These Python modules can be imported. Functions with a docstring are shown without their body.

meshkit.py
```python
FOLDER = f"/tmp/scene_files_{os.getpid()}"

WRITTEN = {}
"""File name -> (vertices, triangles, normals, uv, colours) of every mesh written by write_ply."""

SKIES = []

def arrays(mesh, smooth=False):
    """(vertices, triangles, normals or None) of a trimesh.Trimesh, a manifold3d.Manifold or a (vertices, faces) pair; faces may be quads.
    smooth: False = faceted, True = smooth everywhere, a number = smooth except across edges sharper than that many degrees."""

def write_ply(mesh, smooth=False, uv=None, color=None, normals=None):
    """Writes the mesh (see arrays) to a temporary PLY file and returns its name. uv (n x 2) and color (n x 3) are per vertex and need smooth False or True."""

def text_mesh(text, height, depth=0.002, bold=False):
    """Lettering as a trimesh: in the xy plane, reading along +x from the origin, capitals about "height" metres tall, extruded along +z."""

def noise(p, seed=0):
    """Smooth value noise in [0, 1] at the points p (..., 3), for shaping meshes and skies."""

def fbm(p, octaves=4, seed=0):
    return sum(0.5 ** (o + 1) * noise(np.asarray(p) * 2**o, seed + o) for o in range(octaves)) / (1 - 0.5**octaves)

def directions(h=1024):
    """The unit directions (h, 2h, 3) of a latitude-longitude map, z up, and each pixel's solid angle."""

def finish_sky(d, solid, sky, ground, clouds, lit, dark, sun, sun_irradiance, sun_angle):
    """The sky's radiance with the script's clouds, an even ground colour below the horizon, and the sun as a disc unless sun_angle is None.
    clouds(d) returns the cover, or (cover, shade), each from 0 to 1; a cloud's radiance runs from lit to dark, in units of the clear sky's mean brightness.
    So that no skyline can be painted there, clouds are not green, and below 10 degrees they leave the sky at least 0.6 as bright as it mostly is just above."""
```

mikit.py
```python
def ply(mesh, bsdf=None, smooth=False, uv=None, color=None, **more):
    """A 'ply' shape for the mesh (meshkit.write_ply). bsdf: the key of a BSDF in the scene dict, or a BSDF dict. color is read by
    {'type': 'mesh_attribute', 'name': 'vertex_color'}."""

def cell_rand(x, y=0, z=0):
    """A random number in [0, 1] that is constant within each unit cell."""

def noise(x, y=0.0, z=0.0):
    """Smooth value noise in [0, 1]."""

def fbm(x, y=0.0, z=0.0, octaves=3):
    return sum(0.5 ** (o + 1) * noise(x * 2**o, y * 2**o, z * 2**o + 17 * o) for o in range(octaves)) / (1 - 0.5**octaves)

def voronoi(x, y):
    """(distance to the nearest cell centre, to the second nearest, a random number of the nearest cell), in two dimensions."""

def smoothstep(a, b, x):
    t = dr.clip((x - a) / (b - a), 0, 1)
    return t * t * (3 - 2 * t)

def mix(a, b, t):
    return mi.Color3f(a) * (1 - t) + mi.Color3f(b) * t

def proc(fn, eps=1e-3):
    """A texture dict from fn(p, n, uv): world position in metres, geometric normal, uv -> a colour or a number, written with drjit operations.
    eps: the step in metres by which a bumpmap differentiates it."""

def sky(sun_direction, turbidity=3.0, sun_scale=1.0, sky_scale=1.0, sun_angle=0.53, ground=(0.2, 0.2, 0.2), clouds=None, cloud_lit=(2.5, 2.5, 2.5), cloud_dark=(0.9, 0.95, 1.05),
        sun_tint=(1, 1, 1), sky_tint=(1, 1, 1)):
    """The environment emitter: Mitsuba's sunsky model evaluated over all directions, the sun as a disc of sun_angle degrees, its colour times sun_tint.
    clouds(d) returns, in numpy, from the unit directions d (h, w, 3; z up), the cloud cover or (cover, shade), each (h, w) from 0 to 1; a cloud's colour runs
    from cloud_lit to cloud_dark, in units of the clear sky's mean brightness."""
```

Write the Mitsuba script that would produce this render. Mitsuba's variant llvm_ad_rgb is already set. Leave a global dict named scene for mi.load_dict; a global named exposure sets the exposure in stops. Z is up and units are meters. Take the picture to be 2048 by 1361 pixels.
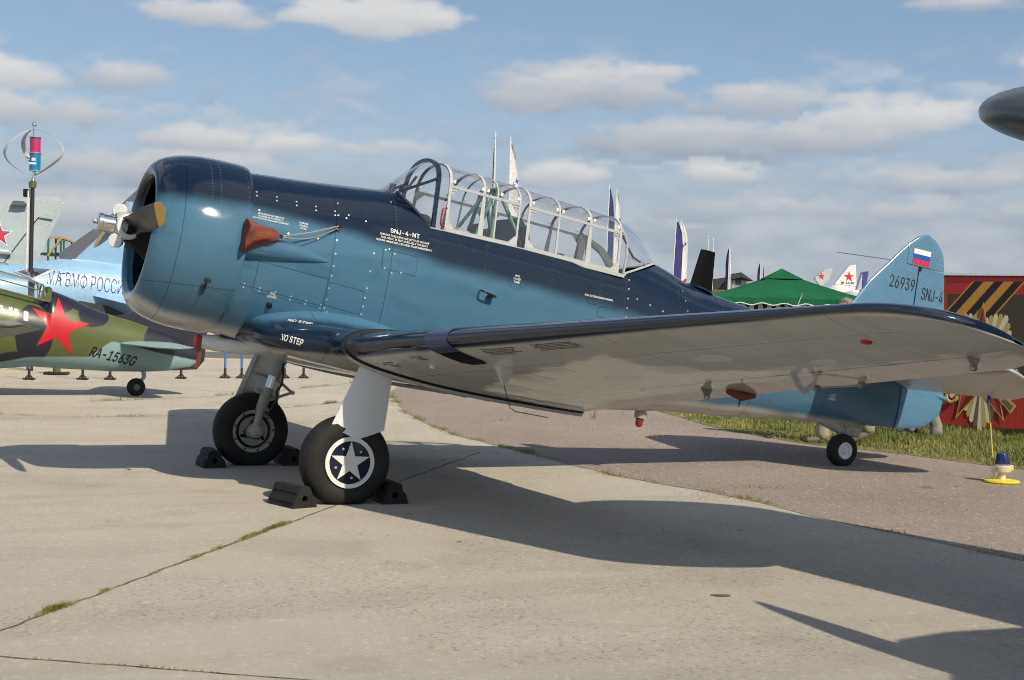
import math, random
import numpy as np, trimesh, manifold3d as m3
import drjit as dr, mitsuba as mi
import mikit, meshkit
from shapely.geometry import Polygon, Point
from mikit import noise, fbm, smoothstep, mix, proc

# ---------------------------------------------------------------- camera, sun and sky, exposure
T = mi.ScalarTransform4f
rng = np.random.default_rng(7)
F_PX, CX, CY = 2860.5, 1024.0, 680.5
CAM = np.array([0, 0, 1.499]); PIT, ROLL = 0.0224214, 0.0250790
_fw = np.array([0, math.cos(PIT), -math.sin(PIT)]); _u = np.array([0, math.sin(PIT), math.cos(PIT)]); _r = np.array([1., 0, 0])
RT = _r * math.cos(ROLL) + _u * math.sin(ROLL); UP = -_r * math.sin(ROLL) + _u * math.cos(ROLL)
SUN = np.array([0.80, -.99, 1.0])
exposure = 1.55

# clouds of a fair-weather sky: (azimuth deg, elevation deg, half widths, strength, brightness) of the nearer heaps, over fractal fields of far ones
BLOBS = [(-6.2, 11.2, 3.0, .9, 1.05, 1.1), (-4.2, 11.2, 1.5, .6, .9, 1.0), (-12.3, 10.9, 3.4, .8, .95, .75), (-18.4, 11.6, 4.0, .8, .95, .6), (-19.4, 8.2, 2.6, .75, 1.0, .95), (-15.4, 8.4, 2.6, .9, .8, .45),
         (-17.8, 6.9, 4.2, .8, .9, .55), (-12.9, 6.2, 2.4, .6, .95, .7), (-8.4, 6.1, 2.0, .55, 1.0, .8), (-5.9, 6.1, 2.2, .6, .9, .7), (-14, 5.0, 6., .9, .7, .3),
         (3.2, 8.5, 5.6, 1.15, 1.0, .35), (5.4, 9.35, 2.2, .5, 1.0, 1.0), (1.9, 9.0, 2.0, .5, .8, .6), (9.2, 8.2, 3.2, 1.0, 1.0, .45), (14.0, 7.6, 3.4, .95, 1.1, 1.0), (8.0, 6.9, 8., .9, .75, .25), (1.6, 5.3, 2.2, .6, 1.0, .85),
         (7.9, 5.4, 1.8, .55, .95, .8), (16.0, 5.2, 4.0, .7, .7, .3), (20.3, 9.5, 1.0, .6, .9, .6), (12, 4.0, 8., .7, .55, .3), (-16, 3.2, 6, .8, .6, .4), (2, 3.4, 5, .7, .5, .4), (17, 11.9, 4., .4, .45, .6)]


def clouds(d):
    ss = lambda a, b, x: np.clip((x - a) / (b - a), 0, 1) ** 2 * (3 - 2 * np.clip((x - a) / (b - a), 0, 1))
    az, el = np.arctan2(d[..., 0], d[..., 1]), np.degrees(np.arcsin(np.clip(d[..., 2], -1, 1))); ad = np.degrees(az)
    p = np.stack([np.sin(az) * 17, np.cos(az) * 17, el * .62], -1)
    f = meshkit.fbm(p, 6, 3) - .5; g = meshkit.fbm(p * V_(2.2, 2.2, 2.4) + 9, 4, 8) - .5; h = meshkit.fbm(p * V_(4.5, 4.5, 4.2) + 4, 4, 14) - .5
    heap, sh = np.zeros_like(f) - .6, np.full_like(f, .6)
    for a, e, wa, we, s, br in BLOBS:
        x = (ad - a) / wa; y = (el - e) / we + g * .55
        q = s * (1.05 - np.sqrt(x * x + np.where(y < 0, (y * 1.35) ** 2, y * y * .85))) + f * 1.7 + h * 1.0 + g * .5
        k = q > heap; heap = np.where(k, q, heap)
        low = ss(.75, -.65, y + h * 1.6 + f * .8)
        sh = np.where(k, np.clip(low * .66 + (1 - br) * .55 + h * 1.1 - .10, 0, 1), sh)
    seen = np.exp(-(np.maximum(np.abs(ad) - 21, 0) / 7) ** 2) * np.exp(-(np.maximum(el - 13.5, 0) / 4) ** 2)
    cov = np.maximum(ss(-.08, .5, heap) * .93, .46 * ss(-.08, .20, f + .6 * g + .35 * h) * ss(11.6, 8.5, el))
    # the same kind of heaps over the rest of the sky
    w = d[..., :2] / (np.maximum(d[..., 2:], 0) + .16); far = meshkit.fbm(np.concatenate([w * 2.4, w[..., :1] * 0], -1), 6, 21)
    cf = ss(.53, .66, far) * .88; shf = np.clip(ss(.56, .80, far) * .8 + g * .5, 0, 1)
    cov = cov * seen + cf * (1 - seen); sh = sh * seen + shf * (1 - seen)
    veil = .10 + .74 * ss(9.5, 2.5, el); vs = np.clip(.84 + (f + g) * .8, 0, 1)
    t = np.maximum(cov, 1e-3) + veil * (1 - cov)
    return np.clip(cov + veil * (1 - cov), 0, 1), (cov * sh + veil * (1 - cov) * vs) / t


V_ = lambda *a: np.array(a, float)
scene, labels = {}, {}
scene['camera'] = {'type': 'perspective', 'fov': 2 * math.degrees(math.atan(1024 / F_PX)), 'fov_axis': 'x', 'near_clip': .05, 'far_clip': 6000.,
                   'to_world': T().look_at(origin=CAM.tolist(), target=(CAM + _fw).tolist(), up=UP.tolist())}
scene['sky'] = mikit.sky(SUN, turbidity=3.2, sun_scale=1.12, clouds=clouds, cloud_lit=(2.5, 2.48, 2.45), cloud_dark=(1.22, 1.40, 1.68), ground=(.27, .26, .23), sky_tint=(1.06, 1.07, 1.08), sun_tint=(.93, 1.0, 1.05))


# ---------------------------------------------------------------- helpers
def V(*a): return np.array(a, float)
def unit(a): a = np.asarray(a, float); return a / np.linalg.norm(a)


def ray(px, py):
    """Direction of a pixel of the 2048 x 1361 photograph."""
    return unit(_fw + RT * (px - CX) / F_PX - UP * (py - CY) / F_PX)


def on_ground(px, py, z=0.):
    d = ray(px, py); return CAM + d * ((z - CAM[2]) / d[2])


def on_plane(px, py, p0, n):
    d = ray(px, py); return CAM + d * (np.dot(p0 - CAM, n) / np.dot(d, n))


def at_dist(px, py, Y):
    d = ray(px, py); return CAM + d * (Y / d[1])


def key(name, parent=None):
    base = name if parent is None else parent + '__' + name
    k, i = base, 0
    while k in scene or k in _used:
        i += 1; k = f'{base}_{i:03d}'
    _used.add(k); return k


_used = set()


def cat(ms):
    vs, fs, n = [], [], 0
    for m in ms:
        if m is None: continue
        v, f = vf(m); vs.append(v); fs.append(f + n); n += len(v)
    return np.vstack(vs), np.vstack(fs)


def vf(m):
    if isinstance(m, tuple): return np.asarray(m[0], float), np.asarray(m[1], int)
    if hasattr(m, 'to_mesh'):
        q = m.to_mesh(); return np.array(q.vert_properties[:, :3], float), np.array(q.tri_verts, int)
    return np.array(m.vertices, float), np.array(m.faces, int)


def obj(name, mesh, mat, parent=None, smooth=False, uv=None, label=None, cat_=None, group=None, kind=None, xf=None):
    k = key(name, parent)
    v, f = vf(mesh)
    if xf is not None: v = xf(v)
    scene[k] = mikit.ply((v, f), mat, smooth=smooth, uv=uv) if uv is not None else mikit.ply((v, f), mat, smooth=smooth)
    tag(k, label, cat_, group, kind)
    return k


def tag(k, label=None, cat_=None, group=None, kind=None):
    d = {a: b for a, b in (('label', label), ('category', cat_), ('group', group), ('kind', kind)) if b}
    if d: labels[k] = {**labels.get(k, {}), **d}


def thing(name, label, cat_, group=None):
    k = key(name); tag(k, label, cat_, group); return k


def loft(S, closed=True, caps=True):
    S = np.asarray(S, float); n, m = S.shape[:2]
    v = S.reshape(-1, 3); f = []
    i, j = np.meshgrid(np.arange(n - 1), np.arange(m if closed else m - 1), indexing='ij')
    a = i * m + j; b = i * m + (j + 1) % m; c = b + m; d = a + m
    f = np.concatenate([np.stack([a, b, c], -1).reshape(-1, 3), np.stack([a, c, d], -1).reshape(-1, 3)])
    if caps and closed:
        k = len(v); v = np.vstack([v, S[0].mean(0), S[-1].mean(0)])
        q = np.arange(m)
        f = np.vstack([f, np.stack([(q + 1) % m, q, np.full(m, k)], 1), np.stack([(n - 1) * m + q, (n - 1) * m + (q + 1) % m, np.full(m, k + 1)], 1)])
    return v, f


def frame(d):
    z = unit(d); x = np.cross(z, [0, 0, 1.] if abs(z[2]) < .9 else [1., 0, 0]); x = unit(x); return x, np.cross(z, x), z


def tube(P, r, n=8, caps=True):
    P = np.asarray(P, float); r = np.broadcast_to(np.asarray(r, float), len(P))
    tang = np.gradient(P, axis=0); x, y, z = frame(tang[0]); S = []
    a = np.linspace(0, 2 * math.pi, n, endpoint=False)
    for p, t, rr in zip(P, tang, r):
        t = unit(t); x = unit(x - t * np.dot(x, t)); y = np.cross(t, x)
        S.append(p + rr * (np.cos(a)[:, None] * x + np.sin(a)[:, None] * y))
    return loft(S, True, caps)


def lathe(prof, o=(0, 0, 0), d=(0, 0, 1), n=32, caps=False):
    """prof: (radius, height along d)"""
    x, y, z = frame(d); a = np.linspace(0, 2 * math.pi, n, endpoint=False); o = np.asarray(o, float)
    return loft([o + z * h + max(r, 1e-4) * (np.cos(a)[:, None] * x + np.sin(a)[:, None] * y) for r, h in prof], True, caps)


def box(c, s, R=None, ch=0.):
    h = np.asarray(s, float) / 2
    if ch > 0:
        pts = np.array([[sx * (h[0] - (ch if k != 0 else 0)), sy * (h[1] - (ch if k != 1 else 0)), sz * (h[2] - (ch if k != 2 else 0))] for k in range(3) for sx in (-1, 1) for sy in (-1, 1) for sz in (-1, 1)])
        v, f = vf(m3.Manifold.hull_points(pts))
    else:
        v, f = vf(trimesh.creation.box(extents=s))
    if R is not None: v = v @ np.asarray(R, float).T
    return v + np.asarray(c, float), f


def bar(a, b, w, h=None, up=(0, 0, 1)):
    """A rectangular bar from a to b: w across, h along up."""
    h = w if h is None else h; a, b = np.asarray(a, float), np.asarray(b, float); z = unit(b - a)
    u = np.asarray(up, float); u = u - z * np.dot(u, z); u = unit(u) if np.linalg.norm(u) > 1e-4 else frame(z)[0]; s = np.cross(z, u)
    q = [(-1, -1), (1, -1), (1, 1), (-1, 1)]
    return loft([[p + s * i * w / 2 + u * j * h / 2 for i, j in q] for p in (a, b)])


def plate(poly, t, o=(0, 0, 0), x=(1, 0, 0), y=(0, 0, 1), holes=None):
    """Extrude a 2-d polygon (list of (u, v) or a shapely polygon) by t along x cross y, centred."""
    g = poly if hasattr(poly, 'geom_type') else Polygon(poly, holes)
    if not g.is_valid: g = g.buffer(0)
    parts = []
    for q in getattr(g, 'geoms', [g]):
        m = trimesh.creation.extrude_polygon(q, t, engine='earcut'); parts.append((np.array(m.vertices), np.array(m.faces)))
    v, f = cat(parts); x, y = unit(x), unit(y); n = np.cross(x, y)
    return np.asarray(o, float) + v[:, :1] * x + v[:, 1:2] * y + (v[:, 2:] - t / 2) * n, f


def smooth_poly(pts, k=8, closed=True):
    """Catmull-Rom through the points."""
    P = np.asarray(pts, float); n = len(P); out = []
    for i in range(n if closed else n - 1):
        p0, p1, p2, p3 = (P[(i + j) % n] if closed else P[min(max(i + j, 0), n - 1)] for j in (-1, 0, 1, 2))
        for t in np.linspace(0, 1, k, endpoint=False):
            out.append(.5 * (2 * p1 + (p2 - p0) * t + (2 * p0 - 5 * p1 + 4 * p2 - p3) * t * t + (3 * p1 - p0 - 3 * p2 + p3) * t ** 3))
    if not closed: out.append(P[-1])
    return np.array(out)


def star2d(R, r=None, n=5, rot=math.pi / 2):
    r = R * .382 if r is None else r
    return [((R if i % 2 == 0 else r) * math.cos(rot + i * math.pi / n), (R if i % 2 == 0 else r) * math.sin(rot + i * math.pi / n)) for i in range(2 * n)]


def text(s, h, bold=True):
    m = meshkit.text_mesh(s, h, .001, bold=bold)
    return np.array(m.vertices), np.array(m.faces)


def put(m, o, x, y, off=0.):
    """Place a flat mesh lying in xy onto the frame x, y at o."""
    v, f = vf(m); x, y = unit(x), unit(y); n = np.cross(x, y)
    return np.asarray(o, float) + v[:, :1] * x + v[:, 1:2] * y + (v[:, 2:] + off) * n, f


def hull(spheres, n=1):
    pts = []
    ico = trimesh.creation.icosphere(subdivisions=n).vertices
    for c, r in spheres: pts.append(np.asarray(c, float) + ico * r)
    return m3.Manifold.hull_points(np.vstack(pts))


def interp(x, xs, ys):
    """Piecewise linear, for drjit numbers."""
    r = mi.Float(ys[0])
    for a, b, c, d in zip(xs, xs[1:], ys, ys[1:]): r = r + dr.clip((x - a) / (b - a), 0, 1) * (d - c)
    return r


# ---------------------------------------------------------------- materials
def rgb(*c): return {'type': 'rgb', 'value': list(c)}


def mat(name, color, rough=.5, metal=0., coat=0., spec=.5, bump=None, bscale=.01, **kw):
    c = color if isinstance(color, dict) else rgb(*color)
    b = {'type': 'principled', 'base_color': c, 'roughness': rough, 'metallic': metal, 'specular': spec, **kw}
    if coat: b['clearcoat'] = coat; b['clearcoat_gloss'] = .97
    if bump is not None: b = {'type': 'bumpmap', 'arbitrary': bump, 'scale': bscale, 'bsdf': b}
    scene[name] = {'type': 'twosided', 'bsdf': b}
    return name


NAVY, BLUE, BELLY = (.0060, .0150, .038), (.060, .155, .255), (.56, .545, .51)
# ---------------------------------------------------------------- aircraft frame: x aft of the propeller, y to port, z up from the thrust line
BM = np.array([[.890698, .432234, .14082], [.426932, -.901761, .067498], [-.156161, 0, .987732]]); BO = V(-3.1264, 11.2869, 2.0681)
def B(v): return np.asarray(v, float) @ BM.T + BO
def body(p):
    q = p - mi.Point3f(*BO.tolist())
    return [q.x * float(BM[0, i]) + q.y * float(BM[1, i]) + q.z * float(BM[2, i]) for i in range(3)]


# ---------------------------------------------------------------- the ground
def concrete_fn(p, n, uv):
    g = noise(p.x * 130, p.y * 130) * .6 + noise(p.x * 47, p.y * 47, 5) * .4
    patch = fbm(p.x * .45, p.y * .45, 3, 4); mid = fbm(p.x * 3.1, p.y * 2.2, 1, 4)
    st = fbm(p.x * .35 + p.y * .12, p.y * 2.0 - p.x * .9, 9, 4)
    pits = smoothstep(.71, .80, noise(p.x * 60, p.y * 60, 11)) * smoothstep(.45, .60, fbm(p.x * 1.1, p.y * 1.1, 21, 3))
    side = smoothstep(-.01, .01, (p.x + 1.94) - (p.y - 7.74) * interp(p.y, [5., 7.7, 7.8, 14.], [.224, .224, .232, .2339]))
    oil = smoothstep(.70, .82, fbm(p.x * 1.7, p.y * 1.7, 41, 4)); tyre = smoothstep(.55, .75, fbm(p.x * .9, p.y * 9, 51, 3)) * smoothstep(.5, .7, fbm(p.x * .25, p.y * .6, 61, 2))
    c = mix((.205, .192, .168), (.385, .358, .315), .16 + .36 * g + .27 * patch + .20 * mid + .05 * side) * (1 - .09 * oil) * (1 - .07 * tyre)
    c = c * (1 - .08 * smoothstep(.55, .75, st)) * (1 - .22 * pits)
    w = smoothstep(.80, .86, noise(p.x * 42, p.y * 42, 31))
    wet = smoothstep(.66, .78, fbm(p.x * .8, p.y * .8, 77, 4))
    return mix(c, mi.Color3f(.50, .48, .45), w * .25) * (1 - .10 * wet)


def asphalt_fn(p, n, uv):
    a, b, r = mikit.voronoi(p.x * 38, p.y * 38)
    big = fbm(p.x * .6, p.y * .6, 2, 4); mid = fbm(p.x * 4, p.y * 3, 8, 3)
    c = mix((.125, .105, .096), (.31, .262, .237), .2 + .45 * r * smoothstep(.55, .2, a) + .35 * big + .15 * mid)
    a2, b2, r2 = mikit.voronoi(p.x * 13 + 3, p.y * 13)
    chip = smoothstep(.25, .10, a2) * smoothstep(.80, .90, r2)
    return mix(c, mi.Color3f(.52, .50, .47), chip * .5) * (.82 + .36 * noise(p.x * 60, p.y * 60))


def soil_fn(p, n, uv):
    return mix((.075, .075, .03), (.20, .17, .09), fbm(p.x * 5, p.y * 5, 1, 4))


mat('mat_concrete', proc(concrete_fn), .85, spec=.25, bump=proc(lambda p, n, uv: noise(p.x * 70, p.y * 70) * .6 + noise(p.x * 25, p.y * 25, 3) * .6, 4e-3), bscale=.0022)
mat('mat_asphalt', proc(asphalt_fn), .85, spec=.3, bump=proc(lambda p, n, uv: smoothstep(.6, .1, mikit.voronoi(p.x * 38, p.y * 38)[0]), 4e-3), bscale=.004)
mat('mat_soil', proc(soil_fn), .95, spec=.1)
mat('mat_joint', (.10, .085, .065), .95, spec=.1)
mat('mat_yellow_line', (.62, .42, .03), .7)
mat('mat_far_ground', proc(lambda p, n, uv: mix((.06, .08, .03), (.13, .12, .06), fbm(p.x * .05, p.y * .05, 1, 4))), .95)


def sheet(poly, z, res=None):
    return plate(poly, z + .002, (0, 0, z / 2 - .001), (1, 0, 0), (0, 1, 0))


obj('ground', ([[-3000, -1500, -.05], [3000, -1500, -.05], [3000, 5000, -.05], [-3000, 5000, -.05]], [[0, 1, 2], [0, 2, 3]]), 'mat_far_ground', kind='structure', label='far grassy airfield beyond the paved apron')
k = obj('concrete_apron', ([[-90, -40, 0], [60, -40, 0], [60, 160, 0], [-90, 160, 0]], [[0, 1, 2], [0, 2, 3]]), 'mat_concrete', kind='structure', label='pale worn concrete apron under the parked airplanes')
edge = [(-2.3, 60), (-2.07, 24.52), (-1.62, 20.97), (-1.28, 19.16), (-.7, 16.81), (-.1, 15.44), (.84, 13.2), (1.75, 11.78), (2.42, 10.38), (2.94, 9.47), (3.23, 8.91), (4.6, 6.6), (8, 2.)]
edge_s = smooth_poly(edge[1:], 8, False)
wob = edge_s + np.stack([meshkit.noise(np.stack([edge_s[:, 1] * 3, edge_s[:, 0] * 0, edge_s[:, 0] * 0], -1)) - .5, np.zeros(len(edge_s))], -1) * .09
obj('asphalt_strip', sheet([(-2.3, 60)] + wob.tolist() + [(40, 0), (40, 60)], .004), 'mat_asphalt', kind='structure', label='reddish brown asphalt strip beside the concrete apron')
gedge = [(1.2, 60), (1.55, 34), (2.1, 23), (2.41, 20.28), (2.75, 18.4), (3.46, 16.6), (4.12, 15.9), (4.7, 15.0), (5.17, 14.32), (6.5, 12.9), (9, 10.6), (14, 6)]
gs = smooth_poly(gedge, 6, False)
verge = Polygon(gs.tolist() + [(40, 6), (40, 60)])
obj('grass_verge', sheet(verge, .008), 'mat_soil', kind='structure', label='dry soil of the grass verge behind the asphalt')


def blades(P, h, lean=.5, w=.006, wj=.5):
    """Grass: one bent triangle pair per root point."""
    n = len(P); a = rng.uniform(0, 2 * math.pi, n); l = rng.uniform(.1, 1, n) * lean; hh = h * rng.uniform(.55, 1.25, n)
    d = np.stack([np.cos(a), np.sin(a), np.zeros(n)], -1); s = np.stack([-np.sin(a), np.cos(a), np.zeros(n)], -1) * (w * rng.uniform(1 - wj, 1 + wj, n))[:, None]
    P = np.asarray(P, float); up = V(0, 0, 1)
    mid = P + d * (l * hh * .35)[:, None] + up * (hh * .6)[:, None]; top = P + d * (l * hh)[:, None] + up * hh[:, None]
    v = np.stack([P - s, P + s, mid + s * .7, mid - s * .7, top], 1).reshape(-1, 3); b = np.arange(n)[:, None] * 5
    f = np.concatenate([b + [0, 1, 2], b + [0, 2, 3], b + [3, 2, 4]])
    return v, f


def leaf_fn(a, b, k):
    return proc(lambda p, n, uv: mix(a, b, fbm(p.x * k, p.y * k, p.z * 3, 3) * 1.5 - .25))


scene['mat_grass'] = {'type': 'principledthin', 'base_color': leaf_fn((.10, .17, .035), (.42, .39, .17), 2.3), 'roughness': .6, 'diff_trans': .6, 'spec_trans': 0.}
scene['mat_weed'] = {'type': 'principledthin', 'base_color': leaf_fn((.13, .17, .04), (.42, .35, .16), 9), 'roughness': .6, 'diff_trans': .5, 'spec_trans': 0.}
pts = []
bx = rng.uniform([1.2, 12.0], [10, 27], (150000, 2))
import shapely
ins = shapely.contains_xy(verge, bx[:, 0], bx[:, 1])
bx = bx[ins]
dist = shapely.distance(shapely.points(bx), verge.boundary)
keep = (rng.uniform(0, 1, len(bx)) < np.clip(.25 + dist * .9, 0, 1)) & (meshkit.fbm(np.stack([bx[:, 0] * 2.2, bx[:, 1] * 2.2, bx[:, 0] * 0], -1), 3) > .27)
bx, dist = bx[keep], dist[keep]
hh = (.03 + .07 * np.clip(dist / 1.2, 0, 1)) * (.5 + meshkit.fbm(np.stack([bx[:, 0] * 1.3, bx[:, 1] * 1.3, bx[:, 0] * 0], -1), 3, 5))
obj('grass', blades(np.c_[bx, np.full(len(bx), .008)], hh, .9, .007), 'mat_grass', kind='stuff', label='green and straw grass of the verge in front of the red billboard', cat_='grass')

# joints of the concrete slabs: narrow filled grooves, with weeds growing in them
def joint(pts, w, name='slab_joint'):
    P = smooth_poly(pts, 24, False)
    j = (meshkit.fbm(np.c_[P * 9, P[:, 0] * 0], 3) - .5) * .05
    P = P + np.c_[j, j * .4]
    t = np.gradient(P, axis=0); t /= np.linalg.norm(t, axis=1)[:, None]; nn = np.c_[-t[:, 1], t[:, 0]]
    ww = w * (.5 + meshkit.noise(np.c_[P * 14, P[:, 0] * 0]))[:, None]
    S = np.stack([np.c_[P - nn * ww, np.full(len(P), .003)], np.c_[P + nn * ww, np.full(len(P), .003)]], 1)
    obj(name, loft(S, False), 'mat_joint', kind='structure')
    return P


J1 = joint([(-3.2, 2.2), (-2.25, 6.36), (-1.94, 7.74), (-1.48, 9.72)], .0055)
J1b = joint([(-1.48, 9.72), (-.89, 12.26), (-.3, 14.75)], .005)
J2 = joint([(-4.5, 6.25), (-2.09, 5.89), (-.77, 5.65), (1.5, 5.25)], .004)
J3 = joint([(-9, 18.4), (-5.6, 17.9), (-4.0, 18.9), (-2.4, 22)], .006)
J4 = joint([(-14, 24.6), (-8, 23.4), (-3.6, 23.9), (-2.3, 24.4)], .006)
J5 = joint([(-6.2, 20.4), (-5.2, 21.5), (-4.2, 23.4), (-2.9, 27.5), (-2.2, 31)], .006)
J6 = joint([(-4.1, 16.3), (-3.2, 16.1), (-2.2, 16.05)], .004)
wp, wh = [], []
def sprinkle(P, dens, h, spread, thr=.42):
    for i in range(len(P) - 1):
        L = np.linalg.norm(P[i + 1] - P[i]); q = meshkit.fbm(V(P[i][0] * 3.1, P[i][1] * 3.1, 0), 3)
        n = rng.poisson(dens * L * max(q - thr, 0) * 4)
        for _ in range(n):
            t = rng.uniform(); p = P[i] * (1 - t) + P[i + 1] * t + rng.normal(0, spread, 2)
            wp.append([p[0], p[1], .003]); wh.append(h * (.4 + 1.2 * max(q - thr, 0) * 3))
sprinkle(J1, 1100, .016, .012, .37); sprinkle(J2, 110, .006, .006, .47); sprinkle(J3, 260, .03, .02, .42); sprinkle(J5, 160, .04, .02, .42); sprinkle(J1b, 16, .015, .01)
sprinkle(wob, 320, .028, .04, .40)
for px, py, n, s in [(1490, 977, 30, .10), (1545, 978, 40, .09), (1186, 838, 14, .02), (1850, 978, 26, .05), (1000, 842, 16, .1), (1065, 826, 20, .1), (1440, 990, 30, .2), (1190, 862, 20, .08), (1310, 872, 16, .08), (1150, 850, 10, .15), (1330, 845, 14, .1), (880, 808, 14, .1)]:
    g = on_ground(px, py)
    for _ in range(n): wp.append([g[0] + rng.normal(0, s), g[1] + rng.normal(0, s), .004]); wh.append(.03 if px != 1186 else .16)
obj('weeds', blades(np.array(wp), np.array(wh), 1.7, .0026), 'mat_weed', kind='stuff', label='small weeds growing in the slab joints and along the asphalt edge', cat_='weeds')

# the small pothole, scattered chips, yellow taxi lines and the dark far taxiway
g = on_ground(1443, 1192)
a = np.linspace(0, 2 * math.pi, 26, endpoint=False); rr = .055 * (1 + .5 * (meshkit.noise(np.c_[np.cos(a) * 2, np.sin(a) * 2, a * 0]) - .5))
obj('pothole', sheet(np.c_[g[0] + np.cos(a) * rr, g[1] + np.sin(a) * rr * .55], .003), 'mat_joint', kind='structure', label='small dark chipped hole in the concrete')
chips = []
for _ in range(240):
    x, y = rng.uniform(-4, 3.4), rng.uniform(5.7, 19); s = rng.uniform(.003, .008)
    c = rng.normal(0, 1, (6, 3)) * s * V(1, 1, .4); chips.append(vf(m3.Manifold.hull_points(c + V(x, y, s * .3))))
for _ in range(420):
    x, y = rng.uniform(-1.5, 5.4), rng.uniform(9, 24); s = rng.uniform(.004, .012)
    c = rng.normal(0, 1, (6, 3)) * s * V(1, 1, .35); chips.append(vf(m3.Manifold.hull_points(c + V(x, y, s * .3 + .004))))
mat('mat_chip', (.36, .33, .30), .9)
obj('gravel_chips', cat(chips), 'mat_chip', kind='stuff', label='loose stone chips scattered over the pavement', cat_='gravel')
mat('mat_dark_asphalt', (.09, .09, .09), .9)
def strip(a, b, w, z): 
    a, b = np.array(a, float), np.array(b, float); n = unit(V(-(b - a)[1], (b - a)[0])) * w / 2
    return sheet([a - n, b - n, b + n, a + n], z)
obj('taxiway', strip((-40, 41), (20, 38), 4.2, .004), 'mat_dark_asphalt', kind='structure', label='dark asphalt taxiway band behind the barrier posts')
obj('taxi_line', strip((-40, 45), (20, 40.4), .22, .008), 'mat_yellow_line', kind='structure')
obj('taxi_line', strip((-40, 38.2), (-6.4, 36.4), .16, .008), 'mat_yellow_line', kind='structure')
obj('taxi_line', strip((-11.2, 26.2), (-7.9, 30.8), .12, .003), 'mat_yellow_line', kind='structure')
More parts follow.
